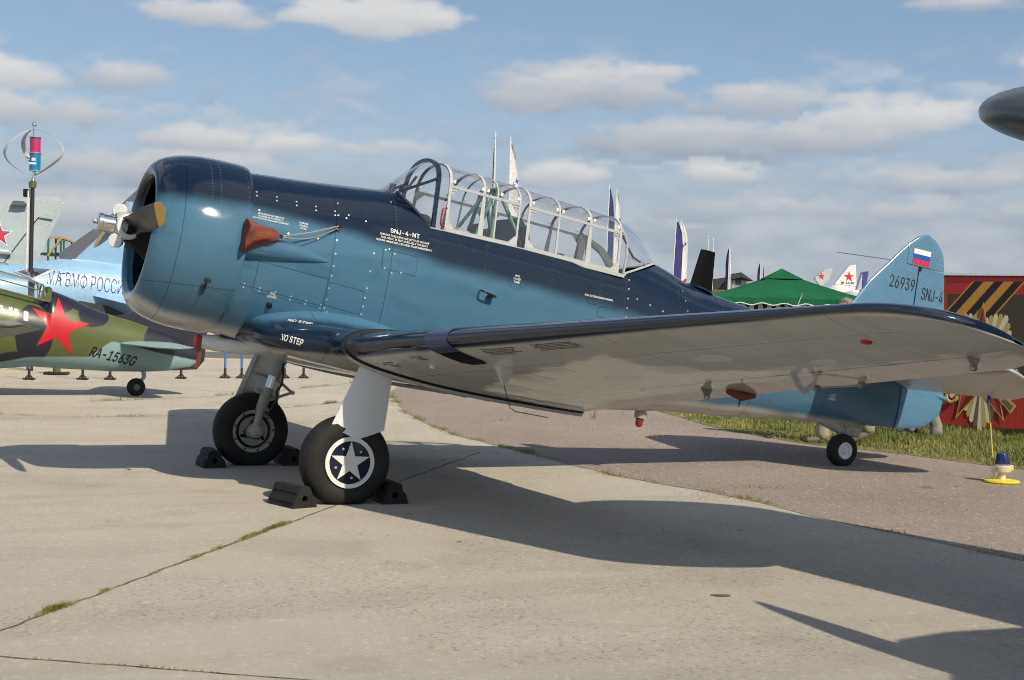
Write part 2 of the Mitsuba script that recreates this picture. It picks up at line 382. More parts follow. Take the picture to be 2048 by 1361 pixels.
# ---------------------------------------------------------------- the navy and sky blue trainer: shapes in the aircraft frame, moved by B
FUS = np.array([  # x, half width, z of widest, top, bottom, exponent up, exponent down
    (.80, .630, -.02, .615, -.690, 2.0, 2.0), (.95, .615, -.02, .635, -.715, 2.05, 2.1), (1.39, .600, -.01, .669, -.755, 2.1, 2.2), (1.82, .570, .0, .714, -.80, 2.1, 2.3),
    (2.07, .555, .02, .741, -.81, 2.15, 2.4), (2.45, .535, .05, .80, -.82, 2.3, 2.5), (3.3, .525, .05, .80, -.84, 2.4, 2.5), (4.33, .480, .05, .73, -.80, 2.3, 2.3),
    (4.87, .430, .05, .636, -.745, 2.1, 2.2), (5.3, .385, .04, .519, -.69, 2.0, 2.1), (5.9, .320, .02, .444, -.645, 2.0, 2.0), (6.6, .235, .0, .385, -.572, 2.0, 2.0),
    (7.1, .175, -.02, .335, -.536, 2.0, 2.0), (7.5, .120, -.05, .28, -.50, 2.0, 2.0), (7.993, .035, -.1, .16, -.455, 2.0, 2.0)])
from scipy.interpolate import PchipInterpolator
_pf = PchipInterpolator(FUS[:, 0], FUS[:, 1:])
def fus(x): return _pf(np.clip(x, .8, 7.993))
def zcut(x): return np.interp(x, [2.07, 2.16, 2.42, 3.26, 4.33, 4.87], [9, .70, .462, .458, .424, .64]) if 2.075 < x < 4.865 else 9.


def yfus(x, z):
    x, z = np.asarray(x, float), np.asarray(z, float); p = fus(x); w, zc, zt, zb, nu, nl = np.moveaxis(p, -1, 0)
    h = np.where(z > zc, zt - zc, zc - zb); n = np.where(z > zc, nu, nl)
    return w * np.maximum(1 - np.minimum(np.abs(z - zc) / h, 1) ** n, 0) ** (1 / n)


def fus_pt(x, t):
    """t: 0 top .. 1 bottom, port side."""
    w, zc, zt, zb, nu, nl = fus(x); a = t * math.pi; c, s = np.cos(a), np.sin(a)
    h = np.where(c > 0, zt - zc, zc - zb); n = np.where(c > 0, nu, nl)
    return w * np.abs(s) ** (2 / n), zc + np.sign(c) * h * np.abs(c) ** (2 / n)


def fus_mesh():
    xs = np.unique(np.concatenate([np.linspace(.8, 2.07, 20), np.linspace(2.07, 2.45, 14), np.linspace(2.45, 4.33, 30), np.linspace(4.33, 4.87, 14), np.linspace(4.87, 7.993, 44)]))
    S = []
    for x in xs:
        ts = np.linspace(0, 1, 161); y, z = fus_pt(x, ts); zc_ = zcut(x); k = np.nonzero(z <= zc_)[0]
        t0 = 0. if k[0] == 0 else np.interp(zc_, [z[k[0]], z[k[0] - 1]], [ts[k[0]], ts[k[0] - 1]])
        t = np.maximum(np.linspace(0, 1, 81), t0); y, z = fus_pt(x, t)
        S.append(np.concatenate([np.stack([np.full(81, x), y, z], -1), np.stack([np.full(80, x), -y[::-1][1:], z[::-1][1:]], -1)]))
    return loft(np.array(S), False)


# --- the paint: navy above, sky blue sides, pale belly, with soft sprayed edges; seams and rivet rows are fine relief
def seam(v, at, w=.0022): return smoothstep(w * 1.6, w * .5, dr.abs(v - at))
def dots(v, at, along, pitch, r=.0038):
    f = along / pitch; f = f - dr.floor(f) - .5
    return smoothstep(r * 1.3, r * .6, dr.sqrt(dr.square(v - at) + dr.square(f * pitch)))


def livery(x, y, z):
    j = (fbm(x * 3.5, y * 3.5, z * 3.5, 3) - .5) * .05
    top = interp(x, [.17, .5, .9, 1.44, 1.95, 2.6, 3.3, 4.5, 5.2, 5.8, 6.6], [.255, .285, .30, .28, .262, .185, .15, .105, .06, .16, .42])
    bot = interp(x, [.12, .4, .8, 1.1, 1.6, 4.6, 5.3, 6.2, 7.2, 8.], [-.50, -.60, -.625, -.66, -.72, -.70, -.57, -.52, -.49, -.50])
    c = mix(BLUE, NAVY, smoothstep(-.07, .06, z - top + j))
    c = mix(c, BELLY, smoothstep(.035, -.035, z - bot + j * .8))
    dirt = fbm(x * 2 - z, y * 5, z * 6 + x, 4)
    streak = smoothstep(.50, .72, fbm(x * .8, y * 9, z * 9 + x * 3, 4)) * smoothstep(.05, -.12, z - bot)
    return c * (1.0 - .14 * smoothstep(.55, .75, dirt)) * (1 - .35 * streak)


def lines(x, y, z):
    s = dr.maximum(seam(x, 1.592), seam(x, 2.10)) * smoothstep(.74, .72, z)
    s = dr.maximum(s, dr.maximum(seam(x, 4.39), seam(x, 5.02)))
    side = smoothstep(.15, .25, y)
    s = dr.maximum(s, seam(z, -.30 - .075 * (x - .9)) * smoothstep(.88, .9, x) * smoothstep(1.6, 1.59, x) * side)
    s = dr.maximum(s, seam(z, .43 - .03 * (x - .9)) * smoothstep(2.45, 2.43, x) * side)
    s = dr.maximum(s, seam(z, .40 - .035 * (x - 2.4), .003) * smoothstep(2.4, 2.42, x) * smoothstep(4.39, 4.38, x) * side)
    s = dr.maximum(s, seam(z, .29 - .20 * (x - 4.4)) * smoothstep(4.39, 4.41, x) * smoothstep(5.8, 5.78, x) * side)
    for q in ((1.605, 1.915, -.34, -.15, .07), (2.02, 2.33, .045, .205, .03), (1.0, 1.585, -.34, -.10, .05), (3.98, 4.28, .115, .25, .03), (4.10, 4.18, .02, .10, 0.)): s = dr.maximum(s, rect(x, z, *q) * side * .8)
    s = dr.maximum(s, dr.maximum(seam(x, 6.05), seam(x, 6.95)))
    return s


def rect(x, z, x0, x1, z0, z1, sl):
    zz = z + sl * (x - x0); ix = smoothstep(x0 - .002, x0, x) * smoothstep(x1 + .002, x1, x); iz = smoothstep(z0 - .002, z0, zz) * smoothstep(z1 + .002, z1, zz)
    return dr.maximum(dr.maximum(seam(x, x0), seam(x, x1)) * iz, dr.maximum(seam(zz, z0), seam(zz, z1, .003)) * ix)


def rivets(x, y, z):
    r = dots(x, 2.12, z, .03); r = dr.maximum(r, dots(x, 2.95, z, .045)); r = dr.maximum(r, dots(x, 3.6, z, .045)); r = dr.maximum(r, dots(x, 4.1, z, .045))
    r = dr.maximum(r, dr.maximum(dots(x, 4.37, z, .03), dots(x, 5.0, z, .04))); r = dr.maximum(r, dots(z, .37 - .035 * (x - 2.4), x, .04) * smoothstep(2.4, 2.42, x) * smoothstep(4.39, 4.38, x))
    return dr.maximum(r, dr.maximum(dots(x, 5.55, z, .045), dots(z, -.50 + .04 * (x - 5), x, .045) * smoothstep(4.9, 5., x)))


def fus_paint(p, n, uv):
    x, y, z = body(p); c = livery(x, y, z)
    return mix(c * (1 - .75 * lines(x, y, z)), mi.Color3f(.22, .27, .32), rivets(x, y, z) * .5)


def cowl_paint(p, n, uv):
    x, y, z = body(p); c = livery(x, y, z)
    s = dr.maximum(seam(x, .36), seam(z, -.395 + .06 * (x - .3)))
    r = dr.maximum(dots(x, .555, z, .026), dr.maximum(dots(x, .625, z, .026), dots(x, .845, z, .04)))
    r = dr.maximum(r, dr.maximum(dots(z, -.43 + .06 * (x - .3), x, .05), dots(z, -.50, x, .02) * smoothstep(.5, .52, x) * smoothstep(.7, .68, x)))
    return mix(c * (1 - .7 * s), mi.Color3f(.25, .31, .36), r * .4)


GLOSS = dict(rough=.11, coat=.0, spec=.55)
orange = lambda k: proc(lambda p, n, uv: fbm(p.x * k, p.y * k, p.z * k, 3), 4e-3)
mat('mat_fuselage_paint', proc(fus_paint), bump=orange(5.0), bscale=.0055, **GLOSS)
mat('mat_cowl_paint', proc(cowl_paint), bump=orange(4.5), bscale=.0042, **GLOSS)
mat('mat_blue', BLUE, **GLOSS); mat('mat_navy', NAVY, **GLOSS)
def fin_paint(p, n, uv):
    x, y, z = body(p)
    c = mix((.080, .19, .32), (.10, .22, .355), fbm(x * 5, y * 5, z * 4, 4))
    s = dr.maximum(seam(x - .12 * z, 7.55), dr.maximum(seam(z, .30), seam(z, .75)))
    r = dr.maximum(dots(x, 7.93, z, .035), dr.maximum(dots(z, .33, x, .04), dots(x - .35 * z, 7.42, z, .04)))
    rib = (z / .14) - dr.floor(z / .14) - .5
    return c * (1 - .16 * s) * (1 - .3 * r) * (1 - .10 * smoothstep(.05, .02, dr.abs(rib)) * smoothstep(8.02, 8.06, x))
mat('mat_fin_paint', proc(fin_paint), rough=.22, spec=.5)
mat('mat_belly', BELLY, rough=.2); mat('mat_white', (.70, .73, .75), .3); mat('mat_letter_white', (.72, .72, .70), .6)
mat('mat_black', (.008, .008, .010), .4); mat('mat_black_gloss', (.005, .005, .006), .30, spec=.12); mat('mat_dark', (.022, .023, .026), .6)
mat('mat_rubber', proc(lambda p, n, uv: mix((.010, .010, .011), (.030, .029, .028), fbm(p.x * 7, p.y * 7, p.z * 7, 4) * 1.3 - .15)), .72, spec=.3)
mat('mat_alu', (.62, .63, .64), .32, metal=.85); mat('mat_chrome', (.75, .75, .76), .12, metal=1.); mat('mat_steel', (.36, .35, .33), .42, metal=.7)
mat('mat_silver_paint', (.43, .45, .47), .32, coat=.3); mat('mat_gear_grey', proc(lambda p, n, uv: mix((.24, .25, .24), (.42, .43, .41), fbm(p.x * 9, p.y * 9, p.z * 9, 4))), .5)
mat('mat_hub_grey', proc(lambda p, n, uv: mix((.30, .29, .27), (.52, .51, .48), fbm(p.x * 20, p.y * 20, p.z * 20, 4))), .5, metal=.2)
mat('mat_yellow', (.62, .36, .01), .4, coat=.4); mat('mat_red', (.42, .018, .02), .45); mat('mat_green', (.07, .17, .115), .5); mat('mat_cockpit', (.045, .055, .045), .7)
mat('mat_engine', (.012, .0115, .011), .75, spec=.2); mat('mat_canvas', proc(lambda p, n, uv: mix((.14, .045, .032), (.25, .085, .062), fbm(p.x * 14, p.y * 14, p.z * 14, 4))), .9, spec=.1, bump=proc(lambda p, n, uv: fbm(p.x * 30, p.y * 30, p.z * 60, 3), 3e-3), bscale=.006)
mat('mat_amber', (.25, .02, .01), .1, coat=1.)
scene['mat_glass'] = {'type': 'thindielectric', 'int_ior': 1.6}
mat('mat_fastener', (.62, .63, .64), .35, metal=.5)

PL = thing('trainer_airplane', 'navy and sky blue propeller airplane with a long framed glass canopy, parked in the middle', 'airplane')
def part(name, mesh, m, parent=None, smooth=False, uv=None, label=None, kind=None): return obj(name, mesh, m, parent or PL, smooth, uv, label, kind=kind, xf=B)

FU = part('fuselage', fus_mesh(), 'mat_fuselage_paint', smooth=True)

# cowling
def xr(prof, n=72, zc=-.02, tilt=0.):
    a = np.linspace(0, 2 * math.pi, n, endpoint=False); S = []
    for x, r in prof: S.append(np.stack([x + tilt * np.cos(a) * np.clip((x - .5) / .4, 0, 1), r * np.sin(a), zc + r * np.cos(a)], -1))
    return np.array(S)
CPROF = [(.235, .45), (.205, .458), (.180, .475), (.165, .505), (.166, .535), (.185, .572), (.222, .605), (.27, .633), (.34, .660), (.42, .680), (.52, .694), (.64, .700), (.76, .700), (.845, .697), (.868, .690), (.868, .678), (.6, .655), (.3, .57), (.235, .45)]
cp = np.array(CPROF); cps = np.concatenate([smooth_poly(cp[:15], 3, False), cp[15:]])
CO = part('cowling', loft(xr(cps, 96, tilt=.03), True, False), 'mat_cowl_paint', smooth=50)
part('latch', cat([box((.615, yfus(.85, -.33) + .115, -.325), (.05, .02, .03), ch=.004), bar((.625, .62, -.33), (.60, .605, -.44), .014)]), 'mat_black', CO)
# the engine inside
EN = part('engine', cat([loft(xr([(.62, .02), (.62, .64)], 48), True, False)]), 'mat_black')
part('crankcase', loft(xr([(.02, .07), (.06, .115), (.12, .125), (.2, .19), (.26, .235), (.36, .26), (.55, .26)], 32, 0), True, False), 'mat_engine', EN, 40)
for i in range(9):
    a = 2 * math.pi * i / 9; d = V(0, math.sin(a), math.cos(a)); pr = [(.075, .24)]
    for q in range(13): pr += [(.098, .27 + q * .022), (.098, .277 + q * .022), (.075, .279 + q * .022), (.075, .29 + q * .022)]
    pr += [(.09, .57), (.09, .61), (.02, .62)]
    part('cylinder', cat([lathe(pr, (.42, 0, -.01), d, 16), tube([V(.30, 0, 0) + d * .22, V(.32, 0, 0) + d * .55], .011, 6), box(V(.37, 0, 0) + d * .60, (.14, .06, .06), ch=.01)]), 'mat_engine', EN, 35)

# propeller
HX = .07
PR = part('propeller_hub', cat([lathe([(.0, -.105), (.10, -.10), (.112, -.06), (.112, .06), (.10, .10), (.0, .105)], (HX, 0, 0), (1, 0, 0), 28), lathe([(.085, -.03), (.085, .2)], (HX, 0, 0), (1, 0, 0), 24)]), 'mat_hub_grey', smooth=35)
part('dome', lathe([(.0, -.245), (.018, -.245), (.018, -.238), (.05, -.236), (.069, -.233), (.075, -.226), (.075, -.195), (.070, -.192), (.070, -.06), (.078, -.06), (.078, .0)], (HX, 0, 0), (1, 0, 0), 36), 'mat_chrome', PR, 30)
part('dome_nut', lathe([(.0, -.02), (.02, -.018), (.022, 0)], (HX - .245, 0, 0), (1, 0, 0), 6), 'mat_steel', PR)
part('dome_band', lathe([(.06, 0), (.076, 0), (.076, .045), (.06, .045)], (HX - .10, 0, 0), (1, 0, 0), 30), 'mat_hub_grey', PR)
for c in ((HX - .075, .055, -.122), (HX - .06, -.075, .125)):
    part('counterweight', cat([lathe([(0, -.028), (.050, -.028), (.056, -.022), (.056, .022), (.050, .028), (0, .028)], c, unit(V(-.45, .9 if c[1] > 0 else .8, -.1)), 28), bar(c, (HX + .02, c[1] * .5, c[2] * .45), .04)]), 'mat_white', PR, 40)
TILT = math.radians(2.6)
def blade(sgn):
    S, T_ = [], []
    ys = np.concatenate([np.linspace(.10, .30, 8), np.linspace(.33, 1.37, 34)])
    for y in ys:
        u = (y - .10) / 1.27
        ch = np.interp(y, [.10, .22, .42, .75, 1.05, 1.2, 1.30, 1.345, 1.37], [.125, .128, .165, .190, .182, .172, .150, .105, .03])
        th = np.interp(y, [.10, .22, .42, .8, 1.37], [.125, .112, .05, .022, .008]); be = math.radians(np.interp(y, [.1, .25, .6, 1.0, 1.37], [46, 44, 33, 23, 18]))
        a = np.linspace(0, 2 * math.pi, 28, endpoint=False); cu, cv = np.cos(a) * ch / 2, np.sin(a) * th / 2
        flat = np.clip((y - .2) / .25, 0, 1); cv = np.where(cv < 0, cv * (1 - .8 * flat), cv)
        # chord lies in the disc plane (z), turned by the blade angle about the span; front face towards -x
        zz = cu * math.cos(be) + cv * math.sin(be); xx = -cv * math.cos(be) + cu * math.sin(be) * -1
        xx, zz = (xx, zz) if sgn > 0 else (xx, -zz)
        pz = zz + y * math.sin(TILT) * sgn; S.append(np.stack([HX + xx, np.full(28, sgn * y * math.cos(TILT)), pz], -1))
    return np.array(S)
for sg in (1, -1):
    S = blade(sg); BL = part('blade', loft(S[:-9]), 'mat_black_gloss', PR, True)
    ring = lathe([(.075, .045), (.098, .05), (.102, .065), (.102, .105), (.096, .115), (.066, .118)], (HX, 0, 0), (0, sg * math.cos(TILT), sg * math.sin(TILT)), 32)
    part('clamp_ring', ring, 'mat_white', PR, 35)
    part('blade_tip', loft(S[-10:]), 'mat_yellow', PR, 50)
for q in range(5): part('hub_bolt', tube([(HX - .03 + .03 * q, .02, .10), (HX - .01 + .03 * q, .09, .118)], .011, 8), 'mat_alu', PR, 40)
o = V(HX - .035, .90, .045)
sv = [B(o + V(.0, .056 * math.cos(a), .026 * math.sin(a)))for a in np.linspace(0, 6.28, 24, endpoint=False)]
# --- wings: sections from (leading edge x, z; trailing edge x, z; thickness)
def section(y, xl, zl, xt, zt, t, camber=.02, n=30, bulge=0.):
    c = (1 - np.cos(np.linspace(0, math.pi, n))) / 2; ch = xt - xl
    yt = 5 * t * (.2969 * np.sqrt(c) - .1260 * c - .3516 * c ** 2 + .2843 * c ** 3 - .1030 * c ** 4) * ch
    m, p = camber, .3
    yc = np.where(c < p, m / p ** 2 * (2 * p * c - c * c), m / (1 - p) ** 2 * (1 - 2 * p + 2 * p * c - c * c)) * ch
    zl_ = zl + (zt - zl) * c; b = bulge * np.exp(-((c - .35) / .35) ** 2)
    up = np.stack([xl + ch * c, np.full(n, y), zl_ + yc + yt + b], -1); lo = np.stack([xl + ch * c, np.full(n, y), zl_ + yc - yt], -1)
    s = np.concatenate([.5 - .5 * c[::-1], .5 + .5 * c[1:]])
    return np.concatenate([up[::-1], lo[1:]]), s


TIPY = 6.25
def wing_geo(y):
    y = abs(y); xl = 1.51 + (y - 1.47) * .247; zl = -.64 + .119 * (y - 1.47); xt = 3.58 + .012 * (y - 1.5); zt = -.83 + .1294 * (y - 1.5); t = np.interp(y, [1.47, 5.7, 6.25], [.15, .112, .10])
    if y > 5.72:
        u = min((y - 5.72) / (TIPY - 5.72), .9995); ex = 3.32
        k = 1 - (1 - u ** 2.8) ** (1 / 2.6); kt = 1 - (1 - u ** 2.4) ** .45
        zl0, zt0 = zl, zt; x0 = xl
        xl = xl + (ex - xl) * k; xt = xt + (ex + .02 - xt) * kt
        f = lambda x: zl0 + (zt0 - zl0) * (x - x0) / (3.62 - x0)
        zl, zt = f(xl), f(xt); t = max(t * np.interp(u, [0, .6, .9, 1], [1, 1.1, 1.25, 1.5]), .02)
    return xl, zl, xt, zt, t


def wing_paint(p, n, uv):
    u, v = uv.x, uv.y; j = (fbm(u * 1.2, v * 30, 0, 3) - .5) * .012
    c2 = (v - .5) * 2  # chord fraction on the lower side
    belly = mix((.46, .445, .405), (.55, .535, .495), fbm(u * 1.3, v * 9, 3, 4))
    st = fbm(u * 6, v * 3.5, 8, 4)
    belly = belly * (1 - .08 * smoothstep(.56, .72, st))
    x, y, z = body(p)
    ln = dr.maximum(dr.maximum(seam(c2, .27, .0016), seam(c2, .70, .0022)), dr.maximum(seam(u, 2.45) * smoothstep(.70, .69, c2), dr.maximum(seam(u, 4.05), seam(u, 5.66))))
    ln = dr.maximum(ln, dr.maximum(seam(u, 3.2, .002) * smoothstep(.27, .28, c2) * smoothstep(.72, .70, c2), seam(c2, .46, .0012)))
    rv = dr.maximum(dots(c2, .292, u, .034, .0055), dr.maximum(dots(c2, .255, u, .034, .0055), dr.maximum(dots(c2, .685, u, .03, .0032), dots(c2, .45, u, .04, .003))))
    rv = dr.maximum(rv, dr.maximum(dots(c2, .36, u, .05, .003), dots(c2, .58, u, .05, .003)))
    ribs = (u / .42) - dr.floor(u / .42) - .5
    f = c2 / .016; f = f - dr.floor(f) - .5
    rv = dr.maximum(rv, smoothstep(.006, .003, dr.sqrt(dr.square(ribs * .42) + dr.square(f * .016 * 1.4))) * smoothstep(.1, .12, c2) * smoothstep(.7, .69, c2))
    gap = dr.maximum(seam(c2, .735, .006) * smoothstep(3.0, 3.02, u) * smoothstep(5.9, 5.88, u), dr.maximum(seam(c2, .76, .005) * smoothstep(3.0, 2.98, u), seam(u, 3.0, .006) * smoothstep(.73, .74, c2)))
    belly = mix(belly * (1 - .6 * ln) * (1 - .82 * gap), mi.Color3f(.78, .77, .74), rv * .45)
    wash = smoothstep(2.4, 1.2, u) * .4
    return mix(mi.Color3f(*NAVY) * (1 - .5 * seam(u, 5.66)), belly, smoothstep(.030, .058, c2 + j*.8 + .02 * smoothstep(3., 6., u)))


mat('mat_wing_paint', proc(wing_paint), rough=.07, spec=1.0, bump=proc(lambda p, n, uv: fbm(uv.x * 1.7, uv.y * 14, 1, 3), 4e-3), bscale=.004)
def wing_mesh(sg):
    ys = np.concatenate([np.linspace(1.495, 5.72, 28), 5.72 + (TIPY - 5.72) * np.sin(np.linspace(0, math.pi / 2, 22))[1:]]); S, U = [], []
    for y in ys:
        s, q = section(sg * y, *wing_geo(y), camber=.022); S.append(s); U.append(np.stack([np.full(len(q), y), q], -1))
    S, U = np.array(S), np.array(U); v, f = loft(S, False)
    v = np.vstack([v, S[0].mean(0)]); uv = np.vstack([U.reshape(-1, 2), [[1.495, .6]]]); m = S.shape[1]; q = np.arange(m - 1)
    return (v, np.vstack([f, np.stack([q, q + 1, np.full(m - 1, len(v) - 1)], 1)])), uv
WG = {}
for sg in (1, -1):
    m, uv = wing_mesh(sg); WG[sg] = part('wing', m, 'mat_wing_paint', smooth=True, uv=uv)

# centre section, with the wheel-well bulges forward of the leading edge and fillets to the fuselage
CS = [(.0, 1.02, -.68, 3.60, -.84, .10, .0), (.30, 1.02, -.67, 3.62, -.83, .105, .06), (.42, 1.03, -.66, 3.64, -.82, .115, .16), (.55, 1.04, -.66, 3.64, -.82, .125, .10), (.70, 1.06, -.665, 3.62, -.825, .13, .04), (.85, 1.11, -.672, 3.60, -.83, .13, .0),
      (.95, 1.165, -.675, 3.59, -.83, .132, .0), (1.03, 1.26, -.672, 3.585, -.83, .136, .0), (1.09, 1.39, -.66, 3.58, -.83, .142, .0), (1.14, 1.48, -.65, 3.58, -.83, .147, .0), (1.22, 1.505, -.645, 3.58, -.83, .15, .0), (1.45, 1.51, -.64, 3.58, -.83, .15, .0)]
CSA = np.array(CS); ycs = np.linspace(0, 1.45, 44); cst = PchipInterpolator(CSA[:, 0], CSA[:, 1:])
S, U = [], []
for y in np.concatenate([-ycs[::-1][:-1], ycs]):
    q = cst(abs(y)); s, pv = section(y, *q[:5], camber=.02, bulge=q[5]); S.append(s); U.append(np.stack([np.full(len(pv), abs(y)), pv], -1))
def centre_paint(p, n, uv):
    x, y, z = body(p); c2 = (uv.y - .5) * 2; j = (fbm(x * 3, y * 3, z * 3, 3) - .5) * .03
    c = mix(NAVY, BLUE, smoothstep(.80, .62, uv.x + 8 * j * smoothstep(-.2, .2, z + .5)) * smoothstep(-.60, -.50, z + j))
    c = mix(c, mi.Color3f(.44, .42, .375), smoothstep(.02, .05, c2 + j * .3))
    ln = dr.maximum(seam(x, 1.50) * smoothstep(1.2, 1.1, uv.x), dr.maximum(seam(uv.x, 1.17, .0026) * smoothstep(.45, .4, c2), seam(c2, .33, .0012)))
    rv = dr.maximum(dots(uv.x, 1.40, x, .035), dots(uv.x, 1.19, x, .035))
    return c * (1 - .75 * ln) * (1 - .3 * rv)
mat('mat_centre_paint', proc(centre_paint), bump=orange(4), bscale=.003, **GLOSS)
CSS = list(S)
CE = part('centre_section', loft(np.array(S), False), 'mat_centre_paint', smooth=True, uv=np.array(U).reshape(-1, 2))
# joint flanges between the centre section and the outer wings
def grown(sg, y, d):
    s, q = section(sg * y, *wing_geo(1.49), camber=.022); c = s[:, [0, 2]].mean(0); P = s[:, [0, 2]]; t = np.gradient(P, axis=0); n = np.stack([t[:, 1], -t[:, 0]], -1); n /= np.linalg.norm(n, axis=1)[:, None] + 1e-9
    n = np.where(((P - c) * n).sum(1, keepdims=True) > 0, n, -n); P = P + n * d
    return np.stack([P[:, 0], s[:, 1], P[:, 1]], -1), q
def flange_paint(p, n, uv):
    return mix(NAVY, (.50, .50, .48), smoothstep(.505, .515, uv.y))
mat('mat_flange_paint', proc(flange_paint), .4, coat=.5)
for sg in (1, -1):
    ps = [(1.415, .001), (1.44, .040), (1.478, .044), (1.478, .014)]; SS, UU = [], []
    for y, d in ps:
        a, q = grown(sg, y, d * np.interp(np.linspace(0, 1, 59), [.40, .60], [.5, 1.0])[:, None]); SS.append(a); UU.append(np.stack([np.full(len(q), y), q], -1))
    part('joint_flange', loft(np.array(SS), False), 'mat_flange_paint', CE, smooth=True, uv=np.array(UU).reshape(-1, 2))
    part('joint_seal', loft(np.array([grown(sg, y, d)[0] for y, d in ((1.474, .018), (1.480, .020), (1.4955, .004), (1.4955, .001))]), False), 'mat_rubber', CE)


def wing_low(y, c, off=0.):
    """A point on the lower side of the port wing, at chord fraction c."""
    s, q = section(y, *wing_geo(y), camber=.022, n=60); k = np.interp(.5 + .5 * c, q, np.arange(len(q))); i = int(k); p = s[i] * (1 - k + i) + s[min(i + 1, len(s) - 1)] * (k - i)
    return p - V(0, 0, off)


def wing_patch(y0, y1, q0, q1, off, ny=8, nq=16, round_=0.):
    S = []
    for y in np.linspace(y0, y1, ny):
        s, q = section(y, *wing_geo(y), camber=.022, n=60); t = (y - y0) / (y1 - y0); e = round_ * (1 - math.sqrt(max(1 - (2 * t - 1) ** 4, 0)))
        qq = np.linspace(q0 + e * .3, q1 - e, nq); P = np.stack([np.interp(qq, q, s[:, i]) for i in range(3)], -1)
        g = np.gradient(P, axis=0); nn = np.stack([-g[:, 2], g[:, 1] * 0, g[:, 0]], -1); nn /= np.linalg.norm(nn, axis=1)[:, None]
        nn = np.where(((P - s.mean(0)) * nn).sum(1, keepdims=True) > 0, nn, -nn); S.append(P + nn * off)
    return loft(np.array(S), False)
part('landing_light_cover', wing_patch(2.42, 2.66, .478, .600, .0035, round_=.016), 'mat_black_gloss', WG[1], smooth=True)
mat('mat_light_strip', (.055, .075, .15), .15)
part('landing_light_glass', wing_patch(2.417, 2.663, .480, .532, .0055), 'mat_light_strip', WG[1], smooth=True)

# oval and square access panels on the underside, 2 mm proud
def oval(y, c, ry, rc, sq=2.0):
    a = np.linspace(0, 2 * math.pi, 32); R = []
    for r, o in ((.02, .0022), (.6, .0022), (.97, .0022), (1.0, -.0005)): R.append([wing_low(y + r * ry * np.sign(math.cos(t)) * abs(math.cos(t)) ** (2 / sq), c + r * rc * np.sign(math.sin(t)) * abs(math.sin(t)) ** (2 / sq), o) for t in a])
    return loft(np.array(R), False)
for y, c, ry, rc, sq in ((3.25, .55, .16, .05, 2), (3.9, .50, .16, .06, 6), (4.4, .40, .14, .05, 2), (2.55, .42, .15, .06, 6), (5.0, .60, .10, .04, 2), (2.0, .52, .14, .07, 6), (3.0, .36, .12, .045, 6)): part('access_panel', oval(y, c, ry, rc, sq), 'mat_belly', WG[1], 25)
part('flap', cat([loft([[V(2.95, y, -.838), V(3.60, y, -.868), V(3.60, y, -.874), V(2.95, y, -.846)] for y in (-1.40, 1.40)])]), 'mat_steel_grey' if 0 else 'mat_dark', CE)
for i in range(6): part('flap_rib', bar(V(3.0, -1.25 + i * .5, -.85), V(3.55, -1.25 + i * .5, -.876), .02, .012), 'mat_belly', CE)
# --- canopy: arches, rails, panes
def arch(x, n=25, grow=0., zb=None):
    """Arch of the canopy at station x, from the port sill over the top to the starboard sill (y, z)."""
    zs = np.interp(x, [2.42, 3.26, 4.33], [.462, .458, .424]) if zb is None else zb; zm = np.interp(x, [2.45, 3.26, 4.26], [.86, .838, .80]); zt = np.interp(x, [2.45, 2.66, 3.31, 3.75, 4.12, 4.3], [1.082, 1.068, 1.034, 1.0, .982, .965])
    w0, w1 = .435, .385
    a = np.linspace(0, math.pi, n); top = np.stack([(w1 + grow) * np.sign(np.cos(a)) * np.abs(np.cos(a)) ** .92, zm + (zt + grow - zm) * np.sin(a) ** .92], -1)
    return np.concatenate([[[w0 + grow, zs]], top, [[-w0 - grow, zs]]])
def arch3(x, dx=0., **k):
    q = arch(x, **k); h = (q[:, 1] - .45) / .6; return np.stack([x + dx * np.clip(h, 0, 1), q[:, 0], q[:, 1]], -1)
CN = part('canopy', cat([bar(V(2.42, s * .442, .458), V(3.26, s * .442, .454), .03, .03) for s in (1, -1)] + [bar(V(3.26, s * .442, .454), V(4.33, s * .442, .420), .03, .03) for s in (1, -1)]), 'mat_silver_paint', label='silver framed glass canopy with eight hoops')
def hoop(x, w, t, m, flare=False, name='hoop'):
    A = arch3(x, n=33); out = arch3(x, n=33, grow=t / 2); inn = arch3(x, n=33, grow=-t / 2); S = []
    for i in range(len(A)):
        ww = w
        if flare: ww = w * np.interp(A[i, 2], [.44, .56, .62], [2.1, 1.8, 1.])
        S.append([out[i] + V(-ww / 2, 0, 0), out[i] + V(ww / 2, 0, 0), inn[i] + V(ww / 2, 0, 0), inn[i] + V(-ww / 2, 0, 0)])
    if m == 'mat_navy': return part(name, loft(np.array(S)), m, CN, smooth=35)
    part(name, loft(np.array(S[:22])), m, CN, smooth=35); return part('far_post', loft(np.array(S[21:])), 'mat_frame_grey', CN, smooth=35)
hoop(2.455, .034, .03, 'mat_navy', name='windscreen_hoop')
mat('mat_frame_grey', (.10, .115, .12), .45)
HS = [(2.57, .026, .014, 0), (2.89, .026, .010, 1), (3.02, .014, .008, 0), (3.235, .017, .010, 0), (3.335, .026, .010, 0), (3.63, .018, .010, 0), (3.95, .026, .010, 1), (4.262, .022, .014, 0)]
for x, w, t, fl in HS: hoop(x, w, t, 'mat_silver_paint', fl)
